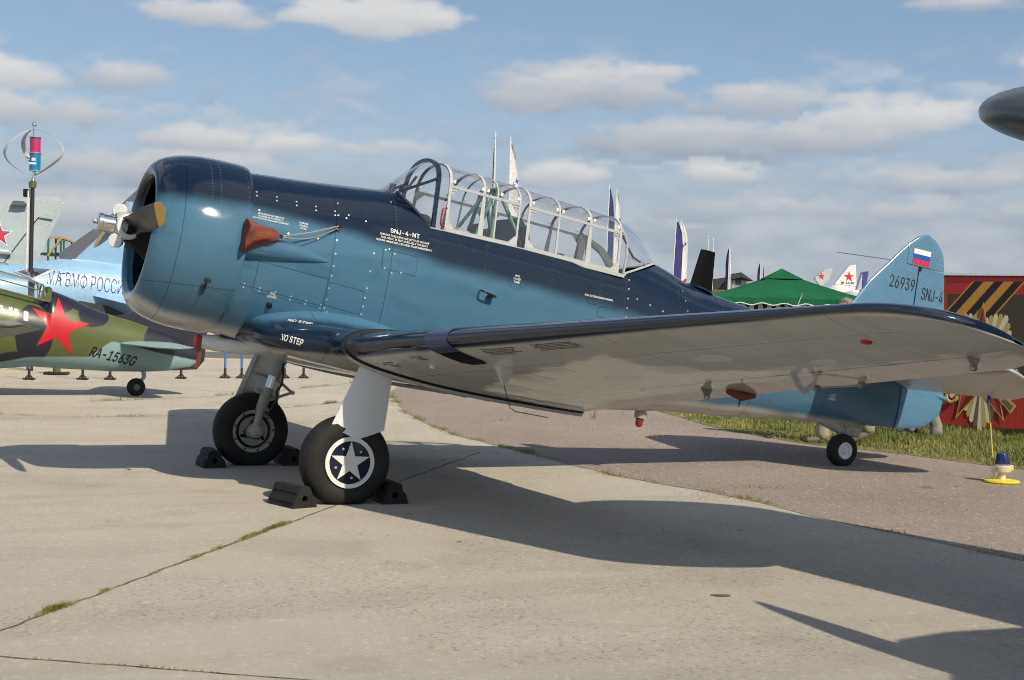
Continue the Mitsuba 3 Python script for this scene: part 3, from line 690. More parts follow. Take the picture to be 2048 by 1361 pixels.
for s in (1, -1):
    for a, b in ((2.57, 3.235), (3.335, 4.262)):
        za, zb = np.interp([a, b], [2.45, 3.26, 4.26], [.86, .838, .80])
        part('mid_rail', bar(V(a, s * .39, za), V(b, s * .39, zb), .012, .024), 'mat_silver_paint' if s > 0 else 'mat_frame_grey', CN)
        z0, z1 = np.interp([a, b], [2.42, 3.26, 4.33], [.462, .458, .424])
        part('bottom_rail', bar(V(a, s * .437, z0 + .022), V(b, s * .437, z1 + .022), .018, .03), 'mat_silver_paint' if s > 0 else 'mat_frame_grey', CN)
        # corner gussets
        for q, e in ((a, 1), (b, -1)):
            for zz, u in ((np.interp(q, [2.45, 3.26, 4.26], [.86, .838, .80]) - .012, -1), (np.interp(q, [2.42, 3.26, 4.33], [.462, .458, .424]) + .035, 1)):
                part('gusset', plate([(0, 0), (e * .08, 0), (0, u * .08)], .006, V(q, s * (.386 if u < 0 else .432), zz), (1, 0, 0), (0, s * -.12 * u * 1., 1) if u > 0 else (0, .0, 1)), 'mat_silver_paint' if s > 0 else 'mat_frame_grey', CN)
    for x in (2.60, 2.87, 2.92, 3.05, 3.21, 3.36, 3.60, 3.66, 3.92, 3.98, 4.23):
        z = np.interp(x, [2.45, 3.26, 4.26], [.86, .838, .80])
        part('pane_clip', box(V(x, s * .388, z + .045), (.026, .008, .03), ch=.003), 'mat_letter_white', CN)
# panes: port and starboard sides and the rounded top of every bay
edges = [2.57, 2.89, 3.02, 3.235, 3.335, 3.63, 3.95, 4.262]
for a, b in zip(edges, edges[1:]):
    A, Bq = arch3(a, n=33), arch3(b, n=33)
    k = 1
    part('pane', loft(np.stack([A[:2], Bq[:2]]), False), 'mat_glass', CN)
    part('pane', loft(np.stack([A[1:-1], Bq[1:-1]]), False), 'mat_glass', CN, smooth=True)
    part('pane', loft(np.stack([A[-2:], Bq[-2:]]), False), 'mat_glass', CN)
# windscreen: glass from the deck to the hoop, side bars and sill strips
wb = []
A = arch3(2.455, n=33)
for i in range(len(A)):
    t = i / (len(A) - 1); sy = math.cos(math.pi * t); f = abs(sy)
    x = 2.075 + (2.42 - 2.075) * np.interp(f, [0, .55, .85, 1], [0, .10, .35, 1]); z = min(zcut(max(x, 2.08)), fus(x)[2]); z = np.interp(x, [2.075, 2.16, 2.42], [.742, .69, .462]); y = float(yfus(x, z)); y = np.sign(sy) * min(abs(y), abs(math.sin(math.pi * (.5 - t))) * .46)
    wb.append([x, y, z + .004])
wb = np.array(wb)
part('windscreen', loft(np.stack([wb, A]), False), 'mat_glass', CN, smooth=True)
for s in (1, -1):
    i = 6 if s > 0 else len(A) - 7
    part('windscreen_bar', bar(V(2.13, s * .31, .71), V(2.455, s * .385, .90), .014, .024), 'mat_navy', CN)
    part('windscreen_sill', tube([V(2.12, s * .33, .71), V(2.25, s * .405, .615), V(2.40, s * .442, .49)], .018, 6), 'mat_navy', CN, 40)
part('gunsight', cat([tube([V(2.20, 0, .76), V(2.20, 0, .82)], .03, 8), box(V(2.30, 0, .80), (.05, .1, .06), ch=.01), tube([V(2.32, .0, .78), V(2.40, .0, .93)], .012, 6)]), 'mat_dark', CN, 40)
# rear fixed part: bulkhead hoop down to the turtle deck
RA = arch3(4.262, n=33); m = len(RA); tail = []
for i in range(m):
    t = i / (m - 1); sy = 1 - 2 * t; f = min(abs(RA[i, 1]) / .385, 1)
    x = 4.875 - (4.875 - 4.345) * f ** 1.3; z = np.interp(x, [4.33, 4.87], [.424, .64]); tail.append([x, RA[i, 1] * np.interp(f, [0, 1], [1, 1.0]), z + .004])
tail = np.array(tail)
mids = []
for u in (0, .25, .5, .75, 1):
    q = RA * (1 - u) + tail * u; q[:, 2] += .085 * math.sin(math.pi * u) * np.clip((RA[:, 2] - .43) / .5, 0, 1); q[:, 0] += .05 * math.sin(math.pi * u) * np.clip((RA[:, 2] - .43) / .5, 0, 1); mids.append(q)
part('pane', loft(np.array(mids), False), 'mat_glass', CN, smooth=True)
part('rear_frame', tube(tail[::2] + V(0, 0, .006), .012, 6), 'mat_silver_paint', CN, 40)
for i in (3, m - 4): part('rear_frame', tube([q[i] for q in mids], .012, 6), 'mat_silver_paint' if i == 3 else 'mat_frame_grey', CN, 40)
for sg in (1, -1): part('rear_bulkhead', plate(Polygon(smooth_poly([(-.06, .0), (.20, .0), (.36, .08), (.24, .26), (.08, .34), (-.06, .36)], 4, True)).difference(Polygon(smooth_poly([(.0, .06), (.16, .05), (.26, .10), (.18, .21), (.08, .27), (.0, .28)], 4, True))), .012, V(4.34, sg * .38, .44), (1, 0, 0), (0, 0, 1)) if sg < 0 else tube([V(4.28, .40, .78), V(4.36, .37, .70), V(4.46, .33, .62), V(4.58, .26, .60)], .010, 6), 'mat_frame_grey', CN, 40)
# cockpit: tub, bulkheads, seats, roll-over frame
CK = part('cockpit_tub', cat([box((3.25, 0, .03), (1.75, .86, .03)), box((2.40, 0, .25), (.03, .82, .50)), box((4.12, 0, .22), (.03, .84, .42))]), 'mat_cockpit')
part('instrument_panel', plate(smooth_poly([(-.38, .0), (-.38, .30), (-.2, .42), (.2, .42), (.38, .30), (.38, .0)], 3), .03, V(2.46, 0, .18), (0, 1, 0), (0, 0, 1)), 'mat_dark', CK)
part('instrument_panel', plate(smooth_poly([(-.36, .0), (-.36, .22), (-.2, .30), (.2, .30), (.36, .22), (.36, .0)], 3), .03, V(3.36, 0, .18), (0, 1, 0), (0, 0, 1)), 'mat_dark', CK)
def seat(x, lift):
    bk = box((x + .05, 0, .36 + lift), (.06, .44, .52), ch=.02); st = box((x - .18, 0, .12), (.42, .44, .08), ch=.02)
    q = part('seat', cat([bk, st]), 'mat_dark', CK); part('head_cushion', box((x + .00, 0, .60 + lift), (.07, .22, .12), ch=.02), 'mat_rubber', CK); return q
seat(3.02, -.02); seat(3.86, -.12)
part('deck_box', cat([plate([(-.40, 0), (-.36, .30), (-.22, .40), (.22, .40), (.36, .30), (.40, 0)], .05, V(3.42, 0, .36), (0, 1, 0), (-.28, 0, 1)), box((3.55, .0, .42), (.2, .5, .16), ch=.02)]), 'mat_dark', CK)
RF = part('roll_frame', cat([tube([V(3.10, .17, .955), V(3.10, -.17, .955)], .021, 10)]), 'mat_green', CK, 40, label='pale green tubular roll-over frame')
for s in (1, -1):
    part('tube', tube([V(3.10, s * .17, .965), V(3.06, s * .30, .40)], .019, 10), 'mat_green', RF, 40)
    part('tube', tube([V(3.12, s * .15, .95), V(3.42, s * .33, .40)], .018, 10), 'mat_green', RF, 40)
    part('tube', tube([V(3.10, s * .10, .93), V(2.86, s * .34, .38)], .016, 10), 'mat_green', RF, 40)
part('headrest_cloth', vf(m3.Manifold.hull_points(np.array([[2.72, .1, .46], [2.9, .12, .46], [2.78, -.08, .54], [2.93, -.05, .50], [2.70, .30, .47], [2.9, .33, .50], [2.8, .2, .56]]))), 'mat_gear_grey', CK)
part('grab_handle', tube(smooth_poly([V(2.55, .445, .66), V(2.515, .45, .65), V(2.51, .45, .60), V(2.51, .45, .55), V(2.515, .45, .515), V(2.55, .445, .505)], 3, False), .008, 6), 'mat_red', CN, 40, label='small red grab handle')

# --- tail
FZ = np.array([.2, .40, .67, .98, 1.20, 1.225])
def fin_outline(z):
    xl = np.interp(z, [.05, .40, .52, .67, .98, 1.42, 1.53, 1.575], [6.75, 6.88, 7.06, 7.20, 7.41, 7.81, 7.935, 8.05]); xt = np.interp(z, [-.46, -.42, -.38, -.235, -.07, .108, .85, 1.235, 1.40, 1.457, 1.53, 1.575], [8.06, 8.28, 8.417, 8.585, 8.60, 8.575, 8.43, 8.353, 8.31, 8.268, 8.19, 8.06]); return xl, xt
def fthick(x, xl, xt, z): 
    c = np.clip((x - xl) / (xt - xl), 0, 1); t = np.interp(z, [.2, .6, 1.575], [.12, .085, .05]); return t * 1.05 * np.sqrt(np.clip(c, 0, 1)) * (1 - c) ** .75 + .003
def fin_part(zs, fa, fb, n=14):
    S = []
    for z in zs:
        xl, xt = fin_outline(z); a, b = fa(z, xl, xt), fb(z, xl, xt); u = (1 - np.cos(np.linspace(0, math.pi, n))) / 2; x = a + (b - a) * u; t = fthick(x, xl, xt, z)
        S.append(np.concatenate([np.stack([x, t, np.full(n, z)], -1), np.stack([x[::-1], -t[::-1], np.full(n, z)], -1)]))
    return loft(np.array(S))
part('fin', fin_part(np.linspace(.12, 1.222, 24), lambda z, a, b: a, lambda z, a, b: 7.985 if z < 1.17 else 7.985), 'mat_fin_paint', smooth=40)
part('fin_tip', fin_part(np.linspace(1.2225, 1.425, 12), lambda z, a, b: min(a, 7.822), lambda z, a, b: 7.825), 'mat_fin_paint', smooth=40)
zr = np.concatenate([np.linspace(-.459, 1.22, 40)]); zh = 1.23 + (1.574 - 1.23) * np.sin(np.linspace(0, math.pi / 2, 18))
RU = part('rudder', fin_part(zr, lambda z, a, b: 8.0, lambda z, a, b: b), 'mat_fin_paint', smooth=40)
part('horn_balance', fin_part(zh, lambda z, a, b: max(a, 7.829) if z < 1.43 else a, lambda z, a, b: b), 'mat_fin_paint', RU, 40)
part('tail_light', lathe([(.0, .06), (.012, .055), (.025, .02), (.028, -.04), (.02, -.10)], (8.605, 0, -.06), (1, 0, -.1), 14), 'mat_fin_paint', RU, 40)
part('trim_tab', plate([(8.42, .62), (8.53, .36), (8.46, .35), (8.37, .62)], .05, (0, 0, 0), (1, 0, 0), (0, 0, 1)), 'mat_fin_paint', RU)
part('fin_light', lathe([(.045, 0), (.04, .012), (.0, .03)], (7.80, float(fthick(7.8, *fin_outline(.52), .52)), .50), (0, 1, 0), 16), 'mat_white', smooth=40)
part('hinge_gap', plate([(7.985, 1.185), (8.02, 1.185), (8.02, 1.225), (7.985, 1.225)], .09, (0, 0, 0), (1, 0, 0), (0, 0, 1)), 'mat_black')
part('tail_wire', tube([V(7.78, 0, 1.24), V(6.95, 0, 1.17)], .0035, 6), 'mat_dark', kind=None)
def stab(sg):
    ys = np.concatenate([np.linspace(.06, 1.30, 10), 1.30 + .65 * np.sin(np.linspace(0, math.pi / 2, 20))[1:]]); S, E, U = [], [], []
    for y in ys:
        u = max((y - 1.60) / .352, 0); k = 1 - math.sqrt(max(1 - u ** 2.4, 0)); kt = 1 - math.sqrt(max(1 - (max(y - 1.25, 0) / .702) ** 2.6, 0)); xl = 6.70 + .24 * y; xl = xl + (7.60 - xl) * k; xh = max(7.54, xl + .015)
        zh = .155 + .012 * y; tx, tz = 8.08, -.035 - .012 * y; tx, tz = tx + (7.66 - tx) * kt, tz + (zh - .02 - tz) * kt
        th = .10 * (1 - .35 * y / 2) * (1 - .8 * k) + .01; c = np.linspace(0, 1, 9)
        prof = th / 2 * np.sqrt(np.clip(c * 2.2, 0, 1)); x = xl + (xh - .006 - xl) * c
        S.append(np.concatenate([np.stack([x, np.full(9, sg * y), zh + prof], -1), np.stack([x[::-1], np.full(9, sg * y), zh - prof[::-1]], -1)]))
        d = V(max(tx - xh, .01), tz - zh); L = np.linalg.norm(d); d /= L; nn = V(-d[1], d[0]); pe = th / 2 * (1 - c) + .004; ex, ez = xh + d[0] * L * c, zh + d[1] * L * c
        E.append(np.concatenate([np.stack([ex + nn[0] * pe, np.full(9, sg * y), ez + nn[1] * pe], -1), np.stack([ex - nn[0] * pe, np.full(9, sg * y), ez - nn[1] * pe], -1)[::-1]])); U.append(np.stack([np.full(18, y), np.repeat([0., 1.], 9)], -1))
    uv = np.vstack([np.array(U).reshape(-1, 2), [[0, .5], [2, .5]]]); return loft(np.array(S)), loft(np.array(E)), uv
mat('mat_tailplane', proc(lambda p, n, uv: mix(BLUE, (.50, .485, .45), smoothstep(.4, .6, uv.y))), rough=.2, spec=.6)
for sg in (1, -1):
    a, b, uv_ = stab(sg); part('stabilizer', a, 'mat_tailplane', smooth=True, uv=uv_); part('elevator', b, 'mat_tailplane', smooth=True, uv=uv_)
TW = part('tail_wheel', cat([tube([V(7.05, 0, -.50), V(7.33, .0, -.585)], [.05, .035], 8), tube(smooth_poly([V(7.33, .0, -.56), V(7.40, -.0, -.62), V(7.395, -.005, -.70), V(7.35, .0, -.776)], 5, False), .028, 8), box(V(7.47, .0, -.575), (.18, .10, .10), ch=.015)]), 'mat_gear_grey', smooth=40)
def wheel(c, R, w, y_out, flat=.0):
    prof = [(R * .52, -w * .44), (R * .60, -w * .5), (R * .74, -w * .53), (R * .88, -w * .47), (R * .96, -w * .34), (R * .99, -w * .2), (R, -w * .12), (R * .985, -w * .1), (R * 1.0, -w * .08), (R, w * .08), (R * .985, w * .1), (R, w * .12), (R * .99, w * .2), (R * .96, w * .34), (R * .88, w * .47), (R * .74, w * .53), (R * .60, w * .5), (R * .52, w * .44)]
    v, f = lathe(prof, c, (0, 1, 0), 64); vw = B(v); low = vw[:, 2] < .012; vw[:, 2] = np.where(vw[:, 2] < .004, .004, vw[:, 2])
    return (vw, f)
def wpart(name, mesh, m, parent, smooth=False, label=None): return obj(name, mesh, m, parent, smooth, label=label)
tc = V(7.35, .055, -.776)
wpart('tyre', wheel(tc, .166, .125, 0), 'mat_rubber', TW, 50)
part('rim', lathe([(.086, .058), (.078, .064), (.062, .060), (.056, .045), (.03, .045), (.026, .066), (.0, .066)], tc, (0, 1, 0), 32), 'mat_white', TW, 35)
part('antenna_mast', loft([[V(np.interp(h, [0, .08, 1], [5.265, 5.305, 5.365]) + (c) * np.interp(h, [0, .08, 1], [.30, .255, .165]), s * .022 * (1 - abs(2 * c - .8) ** 2 * .8), .50 + .385 * h) for c, s in [(0, 0), (.2, 1), (.45, 1), (.75, .7), (1, 0), (.75, -.7), (.45, -1), (.2, -1)]] for h in (0, .05, .1, .4, .7, .93, 1.)]), 'mat_black_gloss', smooth=50)
part('antenna_foot', lathe([(.0, .03), (.07, .02), (.15, .0), (.16, -.02)], (5.41, 0, .505), (.22, 0, 1), 18), 'mat_navy', smooth=40)
part('whip_antenna', tube([V(6.55, -.02, .38), V(6.63, -.05, .62), V(6.66, -.06, .70)], [.006, .004, .002], 6), 'mat_silver_paint')
part('belly_beacon', cat([lathe([(.055, .0), (.06, .05), (.05, .075), (.0, .075)], (5.0, 0, -.80), (0, 0, 1), 18)]), 'mat_gear_grey', label='red warning light under the belly')
BBn = key('lens', PL + '__belly_beacon'); scene[BBn] = mikit.ply(( B(lathe([(.0, -.085), (.02, -.08), (.034, -.06), (.038, -.01), (.036, .0)], (5.0, 0, -.80), (0, 0, 1), 18)[0]), lathe([(.0, -.085), (.02, -.08), (.034, -.06), (.038, -.01), (.036, .0)], (5.0, 0, -.80), (0, 0, 1), 18)[1]), 'mat_amber', smooth=40)

# --- nose details: exhaust fairing, its red canvas cover, chin duct, drains, footstep
def fairing(x):
    u = (x - .84) / .74; return .085 * (1 - u) ** .75 + .004, .135 * (1 - u) ** .8 + .004, .035 - .03 * u, .030
S = []
for x in np.linspace(.84, 1.575, 22):
    ry, rz, zc, _ = fairing(x); y0 = float(yfus(x, zc)); a = np.linspace(-math.pi / 2, math.pi / 2, 15)
    S.append([[x, y0 - .01 + ry * math.cos(t) * 1.3, zc + rz * math.sin(t)] for t in a])
part('exhaust_fairing', loft(np.array(S), False), 'mat_fuselage_paint', smooth=True)
S = []
for u in np.linspace(0, 1, 22):
    x = .815 + .285 * u; e = (1 - u ** 1.25) ** .8 * (1 - .25 * math.sin(math.pi * min(u * 1.1, 1))); y0 = .735 - .03 * u; a = np.linspace(0, 2 * math.pi, 30, endpoint=False)
    w = .014 * np.sin(3 * a + 4 * u) + .008 * np.sin(5 * a - 7 * u); ry, rz = .105 * e + .010, .128 * e + .012
    if u == 0: ry, rz = ry * .9, rz * .92
    S.append(np.stack([np.full(30, x) + w * .3, y0 + (ry + w * e) * np.cos(a), .07 + .045 * u + (rz + w * e) * np.sin(a)], -1))
CV = thing('exhaust_cover', 'faded red canvas cover tied over the exhaust fairing on the nose', 'cover')
obj('bag', loft(np.array(S)), 'mat_canvas', CV, smooth=True, xf=B)
obj('buckle', box((1.10, .705, .115), (.05, .02, .03), ch=.004), 'mat_black', CV, xf=B)
mat('mat_cord', (.30, .28, .24), .9)
obj('cord', tube([V(1.12, .705, .118), V(1.36, .66, .20), V(1.59, .60, .30)], .006, 6), 'mat_cord', CV, xf=B)
obj('cord', tube(smooth_poly([V(1.12, .705, .112), V(1.3, .67, .135), V(1.45, .625, .195), V(1.59, .59, .285)], 6, False), .004, 6), 'mat_cord', CV, xf=B)
part('cord_bracket', box((1.60, .578, .305), (.05, .03, .03), ch=.006), 'mat_black')
S = []
for u in np.linspace(0, 1, 20):
    x = .80 + .72 * u; rz = np.interp(u, [0, .2, .55, 1], [.055, .068, .075, .02]); ry = np.interp(u, [0, .2, .6, 1], [.062, .10, .15, .12]); zc = np.interp(u, [0, .3, .6, 1], [-.785, -.775, -.755, -.735]); a = np.linspace(0, 2 * math.pi, 28, endpoint=False)
    S.append(np.stack([np.full(28, x), ry * np.cos(a), zc + rz * np.sin(a)], -1))
CD = part('chin_duct', loft(np.array(S)), 'mat_white', smooth=45, label='white tapered air duct under the nose')
part('duct_hinge', box((1.02, .10, -.715), (.19, .02, .025), ch=.004), 'mat_dark', CD)
PG = thing('intake_plug', 'small red intake plug with a hanging dark ribbon in the white chin duct', 'plug')
obj('plug', loft([[(x, ry * math.cos(t), -.785 + rz * math.sin(t)) for t in np.linspace(0, 6.283, 18, endpoint=False)] for x, ry, rz in ((.82, .05, .045), (.795, .058, .052), (.765, .056, .050), (.755, .04, .035))]), 'mat_red', PG, smooth=40, xf=B)
obj('ribbon', loft([[(x, .06 - .011, z), (x + .03, .06 + .011, z + .004)] for x, z in ((.765, -.80), (.772, -.86), (.79, -.90), (.785, -.955), (.772, -1.0))], False), 'mat_canvas', PG, smooth=True, xf=B)
part('oil_drain', lathe([(.0, .02), (.022, .02), (.026, .0), (.034, -.01), (.036, -.02)], V(1.165, float(yfus(1.165, -.42)) - .0, -.42), (0, .8, -.5), 18), 'mat_black', smooth=30)
part('footstep', cat([tube(smooth_poly([V(2.93, .545, .03), V(2.93, .60, .025), V(2.96, .615, .015), V(3.03, .60, .005), V(3.05, .545, .0)], 4, False), .009, 6), box((3.03, .575, .0), (.06, .07, .02), ch=.005)]), 'mat_black', smooth=40)
# access panels, standing 2 mm proud of the skin, and the fasteners
def fpatch(x0, x1, z0, z1, off=.0022, nx=8, nz=8):
    S = []
    for x in np.linspace(x0, x1, nx):
        z = np.linspace(z0[0] + (z0[1] - z0[0]) * (x - x0) / (x1 - x0), z1[0] + (z1[1] - z1[0]) * (x - x0) / (x1 - x0), nz); S.append(np.stack([np.full(nz, x), yfus(x, z) + off, z], -1))
    P = np.array(S); rim = P.copy(); rim[..., 1] -= off * 1.6
    big = np.concatenate([[rim[0]], P, [rim[-1]]]); big = np.concatenate([np.concatenate([[rim[0][:1]], rim[:, :1], [rim[-1][:1]]]).reshape(len(big), 1, 3), big, np.concatenate([[rim[0][-1:]], rim[:, -1:], [rim[-1][-1:]]]).reshape(len(big), 1, 3)], 1)
    return loft(big, False)
for q in [(1.605, 1.915, (-.335, -.36), (-.145, -.165)), (2.02, 2.33, (.05, .04), (.205, .195)), (1.0, 1.585, (-.33, -.36), (-.09, -.12)), (3.98, 4.28, (.12, .11), (.25, .24)), (4.10, 4.18, (.02, .02), (.10, .10))]:
    part('access_panel', fpatch(q[0], q[1], q[2], q[3]), 'mat_fuselage_paint', FU, smooth=25)
a = np.linspace(0, 2 * math.pi, 28); cx, cz = 3.26, .185
disc = [[np.stack([cx + r * .085 * math.cos(t), float(yfus(cx + r * .085 * math.cos(t), cz + r * .085 * math.sin(t))) + (.0026 if r < 1 else .0005), cz + r * .085 * math.sin(t)]) for t in a] for r in (.02, .5, .98, 1.)]
part('round_hatch', loft(np.array(disc), False, False), 'mat_fuselage_paint', FU, smooth=25)
fast = []
def dot(x, z, r=.0085):
    y = float(yfus(x, z)); e = 1e-3; n = unit(V(-(float(yfus(x + e, z)) - y) / e, 1, -(float(yfus(x, z + e)) - y) / e)); fast.append(lathe([(r, -.001), (r * .9, .0022), (0, .003)], V(x, y, z), n, 8))
for i in range(5):
    for dz in (-.016, .016): dot(.93 + i * .163, .43 - .005 * i + dz)
for z in (.50, .40, .28, .19, .08, -.02, -.10, -.20, -.29, -.36): dot(1.61, z); 
for z in (.17, .02, -.12, -.20, -.27, -.335): dot(1.93 if z < .1 else 1.94, z - .02)
for i in range(6):
    for dz in (-.014, .014): dot(.925 + i * .13, -.305 - .0098 * i + dz, .0075)
for i in range(10): dot(1.64 + i * .095, -.385 - .012 * i, .0075)
for x, z in [(2.09, .62), (2.12, .18), (2.12, .02), (2.07, .21), (2.04, .20), (1.68, .39), (1.70, .42), (1.85, .40), (.95, .30), (.98, .17), (1.2, .16), (1.45, .17), (.90, .16), (2.05, .05), (2.2, .04)]: dot(x, z)
for i in range(7): dot(4.40, .40 - i * .085)
for i in range(6): dot(4.50 + i * .15, .245 - .030 * i)
for i in range(5): dot(5.05 + i * .02, .42 - i * .09, .007)
part('fastener', cat(fast), 'mat_fastener', FU, kind='stuff')
# lettering and flag
def on_fus(m, x, z, sx=1., slope=0.):
    v, f = vf(m); X = x + v[:, 0] * sx; Z = z + v[:, 1] + v[:, 0] * slope; return np.stack([X, yfus(X, Z) + .0032 + v[:, 2] * .3, Z], -1), f
def lab(lines_, x, z, h, m='mat_letter_white', slope=0., center=True, lead=1.6):
    ms = []
    for i, t in enumerate(lines_):
        tm = text(t, h if not isinstance(h, (list, tuple)) else h[i]); w = tm[0][:, 0].max(); hh = h if not isinstance(h, (list, tuple)) else h[i]
        ms.append(on_fus((tm[0] - V(w / 2 if center else 0, 0, 0), tm[1]), x, z - sum((h if not isinstance(h, (list, tuple)) else h[j]) * lead for j in range(i)), 1., slope))
    return part('lettering', cat(ms), m, FU)
lab(['SNJ-4-NT'], 2.195, .352, .036); lab(['SERVICE THIS AIRPLANE WITH 87 OCTANE', 'FUEL ONLY. IF NOT AVAILABLE THE NEXT', 'HIGHER GRADE WILL BE USED IN AN EMERGENCY'], 2.195, .318, .0150, lead=1.75)
lab(['MOVE BRUSH LIFTING LUG', 'ON REAR OF STARTER TO', 'OFF POSITION FOR HAND CRANKING'], 1.045, .268, .0118, lead=1.7); lab(['STARTER', 'ACCESS', 'DOOR'], 1.315, .262, .0125, lead=1.7)
lab(['HYD', 'FLUID', 'TANK'], 3.26, .208, .0165, lead=1.6); lab(['FIRE EXTINGUISHER INSIDE'], 4.09, .175, .0155); lab(['OIL', 'DRAIN'], 1.165, -.335, .0175, lead=1.5)
lab(['JACK', 'HERE'], 7.05, -.27, .026, lead=1.4)
def on_fin(m, x, z, slope=0.):
    v, f = vf(m); X = x + v[:, 0]; Z = z + v[:, 1] + slope * v[:, 0]; xl, xt = np.array([fin_outline(q) for q in Z]).T; return np.stack([X, fthick(X, xl, xt, Z) + .004 + v[:, 2] * .3, Z], -1), f
def squeeze(m, k): return m[0] * V(k, 1, 1), m[1]
part('serial_number', on_fin(squeeze(text('26939', .125, False), .62), 7.63, .955), 'mat_dark'); part('type_lettering', on_fin(squeeze(text('SNJ-4', .125, False), .56), 8.07, .90), 'mat_dark')
for i, (c) in enumerate([(.80, .80, .80), (.015, .07, .42), (.55, .02, .04)]):
    mat(f'mat_flag_{i}', c, .5); q = np.array([(u, w) for u in np.linspace(0, .225, 9) for w in (0, 1)]); v = np.c_[7.895 + q[:, 0], 1.40 - .052 * i - .052 * q[:, 1] - .0 * q[:, 0], q[:, 0] * 0].reshape(9, 2, 3)
    m = loft(v, False); part('flag_stripe', on_fin((np.c_[m[0][:, 0], m[0][:, 1], m[0][:, 2] * 0], m[1]), 0, 0), f'mat_flag_{i}', RU, label=('white', 'blue', 'red')[i] + ' stripe of the tricolour flag on the tail')
# NO STEP on the wheel-well bulge
_cs = trimesh.Trimesh(*loft(np.array(CSS), False), process=False)
def cast(m, mesh, o, n, x, off=.003):
    n = unit(n); x = unit(np.asarray(x, float) - n * np.dot(x, n)); y = np.cross(n, x); v, f = vf(m); y = -y if y[2] < 0 else y
    P = np.asarray(o, float) + v[:, :1] * x + v[:, 1:2] * y + n * .12; L, R, _ = mesh.ray.intersects_location(P, np.tile(-n, (len(P), 1)), multiple_hits=False); out = P - n * .12; out[R] = L + n * off; return out, f
for h, o, n, x in ((.046, (1.245, 1.012, -.665), (-.62, .77, .12), (.145, .122, -.018)), (.05, (1.36, .775, -.51), (-.28, .42, .85), (.16, .10, 0))):
    tm = squeeze(text('NO STEP', h), .68); part('lettering', cast((tm[0] - V(tm[0][:, 0].max() / 2, h / 2, 0), tm[1]), _cs, o, n, x), 'mat_letter_white', CE)

